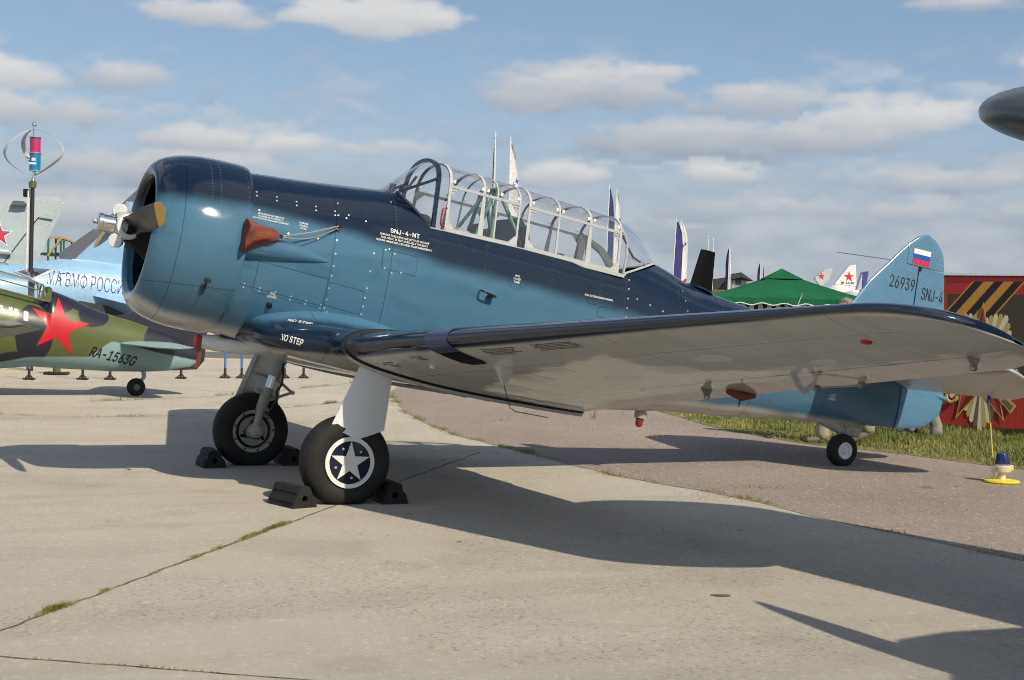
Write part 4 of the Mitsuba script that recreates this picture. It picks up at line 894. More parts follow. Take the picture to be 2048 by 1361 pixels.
# --- undercarriage
MW = V(1.717, 0, -1.50)
def gear(sg):
    y = sg * 1.322; c = V(MW[0], y, MW[2]); ya = sg * 1.185
    G = part('main_gear', cat([tube([V(1.86, ya, -.70), V(1.80, ya, -.98)], .062, 16), lathe([(.062, 0), (.07, .02), (.07, .05), (.062, .07)], V(1.845, ya, -.78), V(-.2, 0, -1), 20)]), 'mat_gear_grey', smooth=40)
    part('piston', tube([V(1.80, ya, -.97), V(1.772, ya, -1.12)], .042, 16), 'mat_chrome', G, 40)
    part('fork', cat([tube(smooth_poly([V(1.776, ya, -1.09), V(1.752, ya, -1.22), V(1.73, ya - sg * .012, -1.36), V(MW[0], ya - sg * .012, MW[2])], 6, False), [.056] * 4 + [.05] * 6 + [.036] * 9, 14), box(V(1.705, ya, -1.13), (.10, .05, .05), ch=.012), lathe([(.055, -.05), (.055, .06), (.03, .075), (0, .075)], c - V(0, sg * .16, 0), (0, -sg, 0), 20), box(V(1.752, ya - sg * .02, -1.29), (.13, .02, .03), ch=.005)]), 'mat_gear_grey', G, 40)
    part('torque_link', cat([bar(V(1.84, ya, -1.0), V(2.00, ya, -1.10), .03, .022), bar(V(2.00, ya, -1.10), V(1.80, ya, -1.20), .03, .022), lathe([(.02, -.03), (.02, .03)], (2.0, ya, -1.10), (0, 1, 0), 10, )]), 'mat_gear_grey', G, 30)
    part('brake_hose', tube(smooth_poly([V(1.845, ya - sg * .05, -.80), V(1.875, ya - sg * .06, -1.02), V(1.84, ya - sg * .06, -1.11), V(1.85, ya - sg * .06, -1.18), V(1.79, ya - sg * .05, -1.34)], 6, False), .011, 6), 'mat_black', G, 40)
    wpart('tyre', wheel(c, .345, .235, 0), 'mat_rubber', G, 50)
    r_in = lathe([(.20, .10), (.192, .118), (.165, .112), (.158, .07), (.07, .06), (.062, .12), (.0, .125)], c, (0, -sg, 0), 40)
    part('rim', r_in, 'mat_gear_grey', G, 35)
    part('rim_well', lathe([(.156, .076), (.156, .078), (.075, .068), (.075, .066)], c, (0, -sg, 0), 36), 'mat_engine', G, 35)
    part('brake_disc', cat([plate(Point(0, 0).buffer(.135).difference(Point(0, 0).buffer(.05)).difference(Polygon(star2d(.13, .07, 3)).buffer(.004)), .02, c - V(0, sg * .085, 0))] + [lathe([(.011, 0), (.009, .012), (0, .014)], c - V(0, sg * .095, 0) + V(.10 * math.cos(t), 0, .10 * math.sin(t)), (0, -sg, 0), 6) for t in np.linspace(0, 6.28, 10)[:-1]]), 'mat_steel', G, 30)
    part('rim_bolt', cat([lathe([(.010, 0), (.010, .006), (0, .007)], c - V(0, sg * .117, 0) + V(.178 * math.cos(t), 0, .178 * math.sin(t)), (0, -sg, 0), 6) for t in np.linspace(.2, 6.48, 10)[:-1]]), 'mat_black', G, kind='stuff')
    yo = c + V(0, sg * .108, 0)
    DS = part('hub_disc', lathe([(.205, -.02), (.205, .0), (.19, .012), (.0, .020)], yo, (0, sg, 0), 48), 'mat_navy', G, 35)
    if True:
        ring = Point(0, 0).buffer(.192, 32).difference(Point(0, 0).buffer(.160, 32))
        part('ring', plate(ring, .003, yo + V(0, sg * .020, 0)), 'mat_letter_white', DS, label='white ring painted on the hub disc')
        part('star', plate(star2d(.158, None, 5, math.pi / 2 + .10), .003, yo + V(0, sg * .0225, 0)), 'mat_letter_white', DS, label='white five-pointed star on the hub disc')
        for t in (.9, 2.2, 3.6, 5.0): part('stud', lathe([(.011, 0), (.008, .006), (0, .007)], yo + V(.115 * math.cos(t), sg * .018, .115 * math.sin(t)), (0, sg, 0), 8), 'mat_fastener', DS)
    pr = [(1.690, -.70), (1.945, -.72), (1.955, -1.226), (1.733, -1.326), (1.534, -1.252)]
    S = []
    dense = [np.array(pr[i]) * (1 - t) + np.array(pr[(i + 1) % 5]) * t for i in range(5) for t in np.linspace(0, 1, 6, endpoint=False)]
    Y = lambda x, z, o: sg * (1.445 + o - .035 * ((x - 1.74) / .2) ** 2)
    g = Polygon(dense); tri = trimesh.creation.extrude_polygon(g, .01, engine='earcut'); tri = tri.subdivide().subdivide(); v = np.array(tri.vertices)
    part('gear_door', (np.stack([v[:, 0], [Y(a, b, d) for a, b, d in v], v[:, 1]], -1), np.array(tri.faces)), 'mat_white', G, 30)
    part('door_rib', cat([bar(V(1.69, sg * 1.405, -.80), V(1.58, sg * 1.395, -1.23), .03, .02), bar(V(1.70, sg * 1.42, -.98), V(1.90, sg * 1.40, -1.0), .02, .02), bar(V(1.64, sg * 1.41, -1.15), V(1.90, sg * 1.40, -1.17), .02, .02)]), 'mat_gear_grey', G)
for sg in (1, -1): gear(sg)
# --- under the port wing
def at_wing(px, py):
    """Where the line of sight of a pixel meets the lower side of the port wing (used once to read a position off the photograph)."""
    best = None
    for y in np.linspace(1.6, 6.2, 60):
        for c in np.linspace(.02, .98, 40):
            q = B(wing_low(y, c)); d = q - CAM; d /= d[1]; e = (d - ray(px, py) / ray(px, py)[1]); s = e @ e
            if best is None or s < best[0]: best = (s, y, c)
    return best[1:]
WPOS = {'fairing': (2.614, 0.266), 'hinge': (4.563, 0.808), 'rod': (4.797, 0.97), 'tab': (5.576, 0.365), 'red': (3.705, 0.931), 'tiehook': (5.888, 0.758), 'lug': (3.549, 0.832), 'vent': (2.068, 0.168)}
def low(y, c, o=0.): return wing_low(y, c, o)
YC = {'fairing': (1020, 745), 'whip_end': (1130, 835), 'hinge': (1632, 765), 'rod': (1730, 775), 'tab': (1806, 686), 'red': (1489, 790), 'tiehook': (1975, 725), 'lug': (1424, 779), 'vent': (875, 737)}
p = low(*WPOS['fairing'])
WW = PL + '__wing'
def under(name, mesh, m, smooth=False, label=None): return obj(name, mesh, m, WW, smooth, label=label, xf=B)
under('antenna_fairing', loft([[p + V(x, y * .5, -z) for x, y in ((-.07 + .0 * z, .0), (-.02, .03), (.09 - .5 * z, .0), (-.02, -.03))] if k == 0 else [p + V(x, y * .3, -z) for x, y in ((.02, 0), (.03, .02), (.05, 0), (.03, -.02))] for k, z in ((0, -.01), (1, .115))]), 'mat_belly')
under('whip', tube([p + V(.035, 0, -.11), p + V(.10, .02, -.26), p + V(.14, .02, -.28), p + V(.42, -.02, -.285)], .0032, 6), 'mat_dark', 40)
p = low(*WPOS['hinge']); under('aileron_bracket', plate(smooth_poly([(-.13, .0), (-.085, -.0), (-.02, -.065), (.045, -.03), (.06, .0), (.07, -.025), (.03, -.085), (-.03, -.10)], 4), .012, p + V(0, 0, .005), (1, 0, .03), (0, 0, 1)), 'mat_silver_paint')
p2 = low(*WPOS['rod']); under('push_rod', cat([tube([p + V(.08, 0, -.05), p2 + V(0, 0, -.02)], .006, 6), lathe([(.02, -.02), (.02, .02)], p2 + V(0, 0, -.02), (0, 1, 0), 10), lathe([(.018, -.02), (.018, .02)], p + V(.08, 0, -.05), (0, 1, 0), 10)]), 'mat_steel', 40)
p = low(*WPOS['tab']); under('nav_lens', lathe([(.034, .005), (.028, -.012), (.0, -.018)], p, (0, 0, 1), 14), 'mat_red', 40)
p = low(*WPOS['red']); under('red_cover', vf(hull([(p + V(-.09, 0, -.01), .025), (p + V(.10, 0, -.01), .02), (p + V(0, .02, -.03), .03)], 2)), 'mat_canvas', 40, 'small red cloth cover under the wing')
under('cover_pin', tube([p + V(0, 0, .03), p + V(.0, .0, -.10)], .005, 6), 'mat_black')
for k in ('lug', 'tiehook'):
    p = low(*WPOS[k]); under('tie_lug', cat([plate([(-.05, .0), (.04, .0), (.015, -.05), (-.005, -.05)], .012, p), lathe([(.018, -.012), (.018, .012)], p + V(.005, 0, -.05), (0, 1, 0), 12)]), 'mat_steel')
p = low(*WPOS['vent']); under('drain', lathe([(.018, .0), (.016, -.02), (0, -.025)], p, (0, 0, 1), 10), 'mat_white', 30)
# placards: rows of small dark lettering too fine to read
pl = []
for (y0, c0, w, rows) in ((2.82, .066, .36, 5), (3.33, .062, .45, 5), (1.62, .10, .15, 4), (2.05, .075, .17, 3)):
    for r in range(rows):
        u = rng.uniform(0, .06); end = w * rng.uniform(.75, 1.)
        while u < end:
            l = rng.uniform(.010, .038); y = y0 + u
            a, b = low(y, c0 + r * .0135, .0012), low(y + l, c0 + r * .0135, .0012); d = low(y, c0 + r * .0135 + .0065, .0012); e = low(y + l, c0 + r * .0135 + .0065, .0012); n = len(pl) * 4
            pl.append((np.array([a, b, e, d]), np.array([[0, 1, 2], [0, 2, 3]]))); u += l + .008
under('placard', cat(pl), 'mat_dark')

# --- wheel chocks
def chock(c, yaw, L=.36, w=.21, h=.155):
    pr = Polygon([(-w / 2, 0), (w / 2, 0), (w / 2 - .01, .03), (.035, h), (-.035, h), (-w / 2 + .01, .03)]).difference(Point(0, .065).buffer(.024))
    R = [math.cos(yaw), math.sin(yaw), 0]; K = thing('wheel_chock', None, 'chock', 'wheel chocks')
    x = V(*R); ax = V(-R[1], R[0], 0)
    obj('block', plate(pr, L, c, ax, (0, 0, 1)), 'mat_rubber', K)
    for s in (-1, 1):
        for t in (.12, .22, .32, .68, .78, .88):
            a = V(s * (w / 2 - .01), .03); b = V(s * .035, h); q = a * (1 - t) + b * t; nrm = unit(V(s * (h - .03), w / 2 - .045)); q = q + nrm * .004
            obj('ridge', bar(c + ax * q[0] + V(0, 0, q[1]) - x * (L / 2 - .01), c + ax * q[0] + V(0, 0, q[1]) + x * (L / 2 - .01), .014, .012, (ax * nrm[0] + V(0, 0, nrm[1]))), 'mat_rubber', K)
    return K
portv = V(.432, -.902, 0); aft = V(.902, .432, 0); yw = math.atan2(-.902, .432)
cw = lambda sg: (B(V(1.717, sg * 1.322, -1.5)) * V(1, 1, 0))
for sg, d, s_, n in ((1, -.40, .0, 'black rubber wheel chock in front of the wheel with the white star'), (1, .36, -.02, 'black rubber wheel chock behind the wheel with the white star'), (-1, -.37, .03, 'black rubber wheel chock in front of the bare far main wheel'), (-1, .37, .0, 'black rubber wheel chock behind the bare far main wheel')):
    tag(chock(cw(sg) + aft * d + portv * s_, yw + (.25 if (sg, d) == (1, -.40) else -.03)), n)
# ---------------------------------------------------------------- the old camouflaged fighter at the left, parked parallel to the trainer
AFT, PORT, ZUP = V(.902, .432, 0), V(.432, -.902, 0), V(0, 0, 1)
class Side:
    """The vertical middle plane of an aircraft: s aft, z up."""
    def __init__(self, p0, aft=AFT): self.p0 = np.asarray(p0, float); self.a = aft; self.n = V(aft[1], -aft[0], 0)
    def px(self, x, y, off=0.): q = on_plane(x, y, self.p0 + self.n * off, self.n); return np.array([(q - self.p0) @ self.a, q[2]])
    def pts(self, L, off=0.): return np.array([self.px(*q, off) for q in L])
    def w(self, s, z, y=0.): return self.p0 + self.a * np.asarray(s)[..., None] + self.n * np.asarray(y)[..., None] + ZUP * np.asarray(z)[..., None]
    def sz(self, p):
        q = p - mi.Point3f(*self.p0.tolist()); return q.x * float(self.a[0]) + q.y * float(self.a[1]), p.z, q.x * float(self.n[0]) + q.y * float(self.n[1])


def body_loft(sd, top, bot, wid, ns=60, m=32, nexp=2.2):
    top, bot = sd.pts(top), sd.pts(bot); s0, s1 = max(top[0, 0], bot[0, 0]), min(top[-1, 0], bot[-1, 0]); S = []
    for s in np.linspace(s0, s1, ns):
        zt, zb = np.interp(s, top[:, 0], top[:, 1]), np.interp(s, bot[:, 0], bot[:, 1]); w = np.interp((s - s0) / (s1 - s0), *zip(*wid)); a = np.linspace(0, 2 * math.pi, m, endpoint=False); c, q = np.cos(a), np.sin(a)
        y = w * np.sign(q) * np.abs(q) ** (2 / nexp); z = (zt + zb) / 2 + (zt - zb) / 2 * np.sign(c) * np.abs(c) ** (2 / nexp); S.append(sd.w(np.full(m, s), z, y))
    return np.array(S), (s0, s1)


FS = Side(V(-5.74, 21.91, 0))
CT = [(-190, 540), (-90, 556), (0, 579), (80, 601), (88, 602), (96, 579), (128, 591), (154, 602), (181, 615), (207, 626), (234, 634), (262, 642), (300, 655), (345, 672), (385, 694), (403, 708)]
CB = [(-190, 742), (0, 737), (62, 733), (130, 738), (220, 743), (284, 744), (333, 742), (380, 736), (403, 722)]
_el = [(FS.px(x, y), rx * .0079, ry * .0079) for x, y, rx, ry in [(60, 668, 34, 52), (110, 596, 36, 30), (182, 628, 30, 26), (160, 606, 26, 16), (335, 690, 52, 46), (30, 716, 44, 14), (-40, 640, 30, 50), (392, 690, 30, 60)]]
def camo_fn(p, n, uv):
    s, z, y = FS.sz(p); j = (fbm(s * 3, z * 3, y * 2, 3) - .5)
    d = mi.Float(9)
    for c, rx, ry in _el: d = dr.minimum(d, dr.sqrt(dr.square((s - float(c[0])) / rx) + dr.square((z - float(c[1])) / ry)))
    c = mix((.085, .105, .030), (.010, .012, .026), smoothstep(1.04, .96, d + j * .35))
    zb = interp(s, *_belly)
    return mix(c, mi.Color3f(.21, .33, .35), smoothstep(.014, -.014, z - zb + j * .03))
_bl = FS.pts([(-190, 722), (0, 722), (50, 713), (172, 712), (205, 688), (218, 682), (300, 702), (410, 725)]); _belly = (_bl[:, 0].tolist(), _bl[:, 1].tolist())
mat('mat_camouflage', proc(camo_fn), rough=.32, coat=.7); mat('mat_pale_blue', (.21, .33, .35), .35, coat=.5); mat('mat_camo_grey', (.20, .22, .21), .45); mat('mat_camo_dark', (.014, .016, .030), .35, coat=.6)
mat('mat_star_red', (.50, .012, .022), .4, coat=.4); mat('mat_olive', (.085, .105, .030), .4, coat=.5)
CF = thing('camouflaged_fighter', 'old green and black camouflaged fighter with a large red star on its fuselage', 'airplane')
S, rg = body_loft(FS, CT, CB, [(0, .50), (.35, .46), (.55, .40), (.8, .22), (1, .05)], 120, 128)
obj('fuselage', loft(S), 'mat_camouflage', CF, smooth=50)
def skin(sd, S, rg, m, o2, sx=1., off=.006, rot=0.):
    """Lay a flat mesh, centred on side coordinates o2, on the port side of a lofted body."""
    v, f = vf(m); c, q = math.cos(rot), math.sin(rot); s = o2[0] + (v[:, 0] * c - v[:, 1] * q) * sx; z = o2[1] + v[:, 0] * q + v[:, 1] * c
    ss = np.linspace(rg[0], rg[1], len(S)); y = []
    for a, b in zip(s, z):
        i = int(np.clip(np.searchsorted(ss, a), 1, len(S) - 1)); pair = []
        for k in (i - 1, i):
            P = S[k]; yy = (P - sd.p0) @ sd.n; h = yy >= 0; zz = P[h, 2]; o = np.argsort(zz); pair.append(np.interp(b, zz[o], yy[h][o]))
        t = np.clip((a - ss[i - 1]) / (ss[i] - ss[i - 1]), 0, 1); y.append(pair[0] * (1 - t) + pair[1] * t + off)
    return sd.w(s, z, np.array(y)), f
def refine(m, k=2):
    t = trimesh.Trimesh(*vf(m), process=False)
    for _ in range(k): t = t.subdivide()
    return np.array(t.vertices), np.array(t.faces)
def flat(poly):
    g = poly if hasattr(poly, 'geom_type') else Polygon(poly); v, f = trimesh.creation.triangulate_polygon(g, engine='earcut'); return np.c_[v, np.zeros(len(v))], f
st = FS.pts([(120, 594), (181, 648), (143, 711), (72, 692), (64, 615)], .40); ctr = st.mean(0); inner = []
for i in range(5):
    a, b = st[i], st[(i + 1) % 5]; inner.append(ctr + ((a + b) / 2 - ctr) * .47)
sp = [q for i in range(5) for q in (st[i] - ctr, inner[i] - ctr)]
obj('star', skin(FS, S, rg, refine(flat(sp), 4), ctr), 'mat_star_red', CF, smooth=True, label='large red five-pointed star')
tm = text('RA-1563G', .145); w_ = tm[0][:, 0].max(); o2 = FS.px(175, 711, .3); e2 = FS.px(268, 733, .25); ang = math.atan2(e2[1] - o2[1], e2[0] - o2[0])
v_ = tm[0].copy(); v_[:, 0] = v_[:, 0] * np.hypot(*(e2 - o2)) / w_ + v_[:, 1] * .22
obj('lettering', skin(FS, S, rg, (v_, tm[1]), o2, rot=ang), 'mat_black', CF)
for x0, x1, y0, y1 in ((-4, 6, 609, 618), (18, 26, 614, 626), (29, 37, 617, 631), (48, 57, 622, 643)):
    q = FS.pts([(x0, y0), (x1, y0 + 2), (x1 - 1, y1), (x0 - 1, y1 - 2)], .42); c = q.mean(0); obj('white_mark', skin(FS, S, rg, refine(flat((q - c).tolist()), 1), c), 'mat_letter_white', CF)
fin = FS.pts([(226, 632), (250, 629), (272, 619), (300, 585), (330, 545), (362, 530), (392, 545), (410, 600), (413, 660), (407, 722), (392, 739), (345, 741), (330, 700), (262, 645)])
obj('fin', plate(smooth_poly(fin[:10], 4, False).tolist() + fin[10:].tolist(), .09, FS.p0, FS.a, ZUP), 'mat_camo_dark', CF, smooth=30)
# tailplane, port and starboard, with a tapered section
def fl_wing(sd, root, tip, span, zr, zt, th, m, name, par, sg=1, y0=.1):
    S2 = []
    for u in np.linspace(0, 1, 12):
        e = 1 - max(0, (u - .8) / .2) ** 2 * .75; a = root[0] + (tip[0] - root[0]) * u; b = root[1] + (tip[1] - root[1]) * u; mdl = (a + b) / 2; a, b = mdl + (a - mdl) * e, mdl + (b - mdl) * e
        c = (1 - np.cos(np.linspace(0, math.pi, 12))) / 2; t = th * (1 - .5 * u) * (1.8 * np.sqrt(c) * (1 - c) ** .8) / 1.0; x = a + (b - a) * c; zz = zr + (zt - zr) * u
        S2.append(np.concatenate([sd.w(x, zz + t, np.full(12, sg * (y0 + span * u))), sd.w(x[::-1], zz - t[::-1], np.full(12, sg * (y0 + span * u)))[1:-1]]))
    return obj(name, loft(np.array(S2)), m, par, smooth=40)
a, b = FS.px(225, 683), FS.px(372, 722)
for sg in (1, -1): fl_wing(FS, (a[0], a[0] + .95), (a[0] + .42, a[0] + .98), 1.35, a[1] - .02, a[1] - .05, .05, 'mat_pale_blue', 'stabilizer', CF, sg)
wz = 1.15
fl_wing(FS, (-5.0, -2.7), (-2.95, -1.75), 4.2, .72, 1.16, .12, 'mat_camo_grey', 'wing', CF, 1, .4); fl_wing(FS, (-5.0, -2.7), (-2.95, -1.75), 4.2, .72, 1.16, .12, 'mat_camo_grey', 'wing', CF, -1, .4)
# canopy of the fighter
cs = FS.pts([(-90, 556), (0, 580), (84, 602)]); ct_ = FS.pts([(-90, 520), (0, 543), (60, 560), (93, 573)]); S3 = []
for s in np.linspace(cs[0, 0], cs[-1, 0], 14):
    z0, z1 = np.interp(s, cs[:, 0], cs[:, 1]), np.interp(s, ct_[:, 0], ct_[:, 1]); a = np.linspace(0, math.pi, 15); S3.append(FS.w(np.full(15, s), z0 + (z1 - z0) * np.sin(a) ** .8, .33 * np.cos(a)))
S3 = np.array(S3); CG = obj('canopy', loft(S3, False), 'mat_glass', CF, smooth=True)
for i in (0, 6, 12, 13): obj('frame', tube(S3[i], .014, 6), 'mat_olive', CG)
obj('frame', tube(S3[:, 0], .018, 6), 'mat_olive', CG); obj('frame', tube(S3[:, 7], .014, 6), 'mat_olive', CG); obj('frame', tube(S3[:, 2], .01, 6), 'mat_olive', CG)
obj('bulkhead', plate(FS.pts([(84, 603), (93, 574), (99, 578), (97, 606)]).tolist(), .62, FS.p0, FS.a, ZUP), 'mat_olive', CF)
t = FS.px(272, 776); tc_ = V(t[0], 0, .155)
G1 = obj('tail_wheel', tube([FS.w(t[0] + .10, .43), FS.w(t[0] + .12, .30), FS.w(t[0] + .10, .27), FS.w(t[0], .155)], [.035, .035, .03, .028], 8), 'mat_pale_blue', CF, smooth=40)
cw_ = FS.w(t[0], .14); obj('tyre', lathe([(.05, -.05), (.10, -.058), (.135, -.035), (.14, 0), (.135, .035), (.10, .058), (.05, .05)], cw_, FS.n, 32, True), 'mat_rubber', G1, smooth=50); obj('rim', lathe([(.055, .0), (.05, .055), (0, .06)], cw_, FS.n, 16), 'mat_green', G1)
for sg in (1, -1):
    c = FS.w(-4.4, .36, sg * 1.3); g = obj('main_gear', tube([c, FS.w(-4.3, .85, sg * 1.25)], .05, 8), 'mat_camo_grey', CF); obj('tyre', lathe([(.1, -.09), (.28, -.1), (.35, -.05), (.36, 0), (.35, .05), (.28, .1), (.1, .09)], c, FS.n, 32, True), 'mat_rubber', g, smooth=50)

# ---------------------------------------------------------------- the pale blue naval jet
NB, NG = (.22, .43, .66), (.085, .10, .13)
def jet_fn(a, b):
    return proc(lambda p, n, uv: mix(a, b, fbm(p.x * .8, p.y * .8, p.z * 1.6, 4) * 1.5 - .25) * (1 - .06 * smoothstep(.5, .75, fbm(p.x * .9, p.y * .9, p.z * .4, 3))))
mat('mat_jet_blue', jet_fn((.20, .38, .60), (.31, .52, .72)), .4, coat=.4); mat('mat_jet_grey', jet_fn((.32, .40, .45), (.43, .51, .54)), .45, coat=.3); mat('mat_jet_dark', NG, .45)
mat('mat_mark_blue', (.03, .05, .25), .5); mat('mat_mark_white', (.8, .8, .8), .5); mat('mat_mark_red', (.55, .02, .05), .5)
JS = Side(V(-10.6, 33.0, 0)); JB = thing('naval_jet', 'pale blue naval jet with a dark fin leading edge and lettering along its fuselage', 'airplane')
JT = [(-60, 530), (40, 530), (70, 526), (120, 518), (180, 521), (250, 531), (330, 545), (420, 560)]; JL = [(-60, 640), (100, 655), (200, 660), (330, 665), (420, 650)]
S, rg = body_loft(JS, JT, JL, [(0, .62), (.5, .60), (.8, .45), (1, .25)], 60, 96, 2.1)
obj('fuselage', loft(S), 'mat_jet_blue', JB, smooth=50)
obj('fin', plate(JS.pts([(143, 521), (215, 452), (265, 396), (285, 378), (330, 350), (372, 352), (372, 420), (345, 545), (250, 540)]).tolist(), .12, JS.p0, JS.a, ZUP), 'mat_jet_blue', JB)
obj('leading_edge', plate(JS.pts([(118, 507), (121, 524), (146, 521), (216, 456), (213, 440), (197, 452)]).tolist(), .15, JS.p0, JS.a, ZUP), 'mat_jet_dark', JB, label='dark grey leading edge strip of the fin')
obj('leading_edge', plate(JS.pts([(213, 440), (216, 454), (254, 402), (266, 404), (285, 400), (330, 352), (330, 325), (275, 380), (252, 401)]).tolist(), .14, JS.p0, JS.a, ZUP), 'mat_jet_dark', JB)
obj('root_fairing', tube([JS.w(*JS.px(x, y), np.array(.10)) for x, y in ((142, 522), (180, 525), (215, 530), (250, 537), (300, 545))], .045, 8), 'mat_jet_blue', JB)
for sc, m, o in ((1.0, 'mat_mark_white', .068), (.82, 'mat_mark_blue', .072), (.68, 'mat_mark_red', .076)): obj('star', plate(star2d(.33 * sc), .006, JS.w(*JS.px(233, 470), np.array(o)), JS.a, ZUP), m, JB)
c = JS.w(*JS.px(252, 417), np.array(.07))
for sg in (1, -1): obj('cross_mark', bar(c + JS.a * .05 + ZUP * .06 * sg, c - JS.a * .05 - ZUP * .06 * sg, .014, .004, JS.n), 'mat_mark_red', JB)
for off, h, m, bold in ((.008, .335, 'mat_mark_white', True), (.012, .335, 'mat_mark_blue', False)):
    tm = text('МА ВМФ РОССИИ', h, bold); o2, e2 = JS.px(92, 568, .57), JS.px(258, 592, .5); v_ = tm[0].copy(); v_[:, 0] *= np.hypot(*(e2 - o2)) / v_[:, 0].max()
    obj('lettering', skin(JS, S, rg, (v_, tm[1]), o2, off=off, rot=math.atan2(e2[1] - o2[1], e2[0] - o2[0])), m, JB)
a = JS.px(168, 598)
fl_wing(JS, (a[0], a[0] + 1.6), (a[0] + 1.0, a[0] + 1.9), 1.6, a[1] + .1, a[1] - .18, .05, 'mat_jet_blue', 'stabilizer', JB, 1, .45)
obj('intake', plate(JS.pts([(150, 602), (205, 612), (265, 640), (262, 660), (160, 640)]).tolist(), .5, JS.w(0, 0, np.array(.55)), JS.a, ZUP), 'mat_dark', JB)
obj('probe', tube([JS.w(*JS.px(112, 549), np.array(.62)), JS.w(*JS.px(120, 548), np.array(.75))], .012, 6), 'mat_dark', JB)
for x, y in ((110, 0), (320, 0)):
    s = JS.px(x, 620)[0]
    for sg in (1, -1): g = obj('main_gear', cat([tube([JS.w(s, .3, np.array(sg * .6)), JS.w(s, 1.3, np.array(sg * .5))], .07, 8)]), 'mat_camo_grey', JB); obj('tyre', lathe([(.1, -.1), (.3, -.1), (.33, 0), (.3, .1), (.1, .1)], JS.w(s, .33, np.array(sg * .6)), JS.n, 24, True), 'mat_rubber', g)

# ---------------------------------------------------------------- the light grey jet beyond it, only its fin and spine in view
GS = Side(V(-13.5, 38.0, 0)); JG = thing('grey_jet', 'light grey jet at the left edge with a red star on its tall fin', 'airplane')
gf = smooth_poly(GS.pts([(-150, 470), (0, 414), (32, 404), (80, 396), (113, 394)]), 4, False).tolist() + smooth_poly(GS.pts([(113, 394), (124, 400), (125, 412), (118, 432)]), 5, False).tolist() + GS.pts([(62, 545), (50, 570), (-150, 575)]).tolist()
obj('fin', plate(gf, .16, GS.p0, GS.a, ZUP), 'mat_jet_grey', JG)
S, rg = body_loft(GS, [(-200, 545), (0, 548), (90, 556)], [(-200, 660), (0, 660), (90, 640)], [(0, .9), (.6, .8), (1, .3)], 20, 28); obj('fuselage', loft(S), 'mat_jet_grey', JG, smooth=50)
for sc, m, o in ((1.0, 'mat_mark_white', .085), (.84, 'mat_mark_blue', .09), (.70, 'mat_mark_red', .095)): obj('star', plate(star2d(.37 * sc), .006, GS.w(*GS.px(-2, 470), np.array(o)), GS.a, ZUP), m, JG)
obj('aerial', plate(GS.pts([(20, 411), (25, 403), (44, 404), (53, 411), (38, 413)]).tolist(), .3, GS.w(0, 0, np.array(.16)), GS.a, ZUP), 'mat_jet_dark', JG)
obj('sensor', tube([GS.w(*GS.px(-10, 503), np.array(.2)), GS.w(*GS.px(14, 505), np.array(.2)), GS.w(*GS.px(22, 509), np.array(.2))], [.07, .07, .03], 8), 'mat_jet_grey', JG)
obj('sensor', tube([GS.w(*GS.px(-10, 530), np.array(.3)), GS.w(*GS.px(8, 532), np.array(.3)), GS.w(*GS.px(16, 532), np.array(.3))], [.09, .08, .03], 8), 'mat_jet_dark', JG)
obj('wire', tube([GS.w(*GS.px(8, 524), np.array(.12)), GS.w(*GS.px(52, 466), np.array(.12))], .012, 5), 'mat_dark', JG)
obj('wire', tube([GS.w(*GS.px(66, 448), np.array(.12)), GS.w(*GS.px(75, 436), np.array(.12)), GS.w(*GS.px(104, 441), np.array(.12))], .014, 5), 'mat_dark', JG)
obj('main_gear', cat([tube([GS.w(-1.6, .0, np.array(q)), GS.w(-1.6, 1.2, np.array(q))], .12, 8) for q in (-.6,)]), 'mat_camo_grey', JG); obj('main_gear', tube([GS.w(-1.6, .0, np.array(.6)), GS.w(-1.6, 1.2, np.array(.6))], .12, 8), 'mat_camo_grey', JG)

# ---------------------------------------------------------------- wind turbine with solar panels, access platform, barrier posts
TY = 29.0; sc_ = TY / F_PX
b0 = at_dist(60, 560, TY); X0, Y0 = b0[0], TY
def tz(y): return at_dist(61, y, TY)[2]
WT = thing('wind_turbine', 'small vertical axis wind turbine on a dark pole with a magenta and blue drum', 'wind turbine')
mat('mat_magenta', (.42, .03, .14), .35, coat=.3); mat('mat_turbine_blue', (.0, .19, .42), .35, coat=.3); mat('mat_pole', (.020, .018, .022), .5)
obj('pole', tube([V(X0, Y0, 0), V(X0 + .02, Y0, tz(365))], .042, 10), 'mat_pole', WT, smooth=40)
obj('collar', lathe([(.045, 0), (.075, .0), (.075, .12), (.05, .13)], (X0 + .02, Y0, tz(376)), n=16), 'mat_olive', WT, smooth=30)
obj('cable', tube([V(X0 - .06, Y0 - .05, tz(540)), V(X0 - .05, Y0 - .05, tz(382))], .02, 6), 'mat_white', WT)
obj('junction_box', box((X0 - .10, Y0, tz(387)), (.10, .14, .16), ch=.01), 'mat_black', WT)
z0, z1, z2, z3 = tz(342), tz(307), tz(275), tz(242)
obj('shaft', lathe([(.03, tz(366)), (.05, tz(362)), (.02, tz(352)), (.02, z3 - .12), (.012, z3 - .06), (.012, z3 + .03)], (X0 + .03, Y0, 0), n=12), 'mat_chrome', WT, smooth=40); obj('ball', lathe([(.05 * math.sin(t), -.05 * math.cos(t)) for t in np.linspace(0, math.pi, 9)], (X0 + .03, Y0, tz(250)), n=16), 'mat_chrome', WT, smooth=True)
DW = lathe([(.0, z0 + .012), (.11, z0 + .012), (.11, z1), (0, z1)], (X0 + .06, Y0, 0), n=28); obj('lower_drum', DW, 'mat_turbine_blue', WT, smooth=30); obj('upper_drum', lathe([(0, z1), (.105, z1), (.105, z2), (0, z2)], (X0 + .06, Y0, 0), n=28), 'mat_magenta', WT, smooth=30)
for zz in (z0, z1, z2): obj('disc', lathe([(0, -.008), (.13, -.008), (.13, .008), (0, .008)], (X0 + .06, Y0, zz), n=28), 'mat_alu', WT, smooth=30)
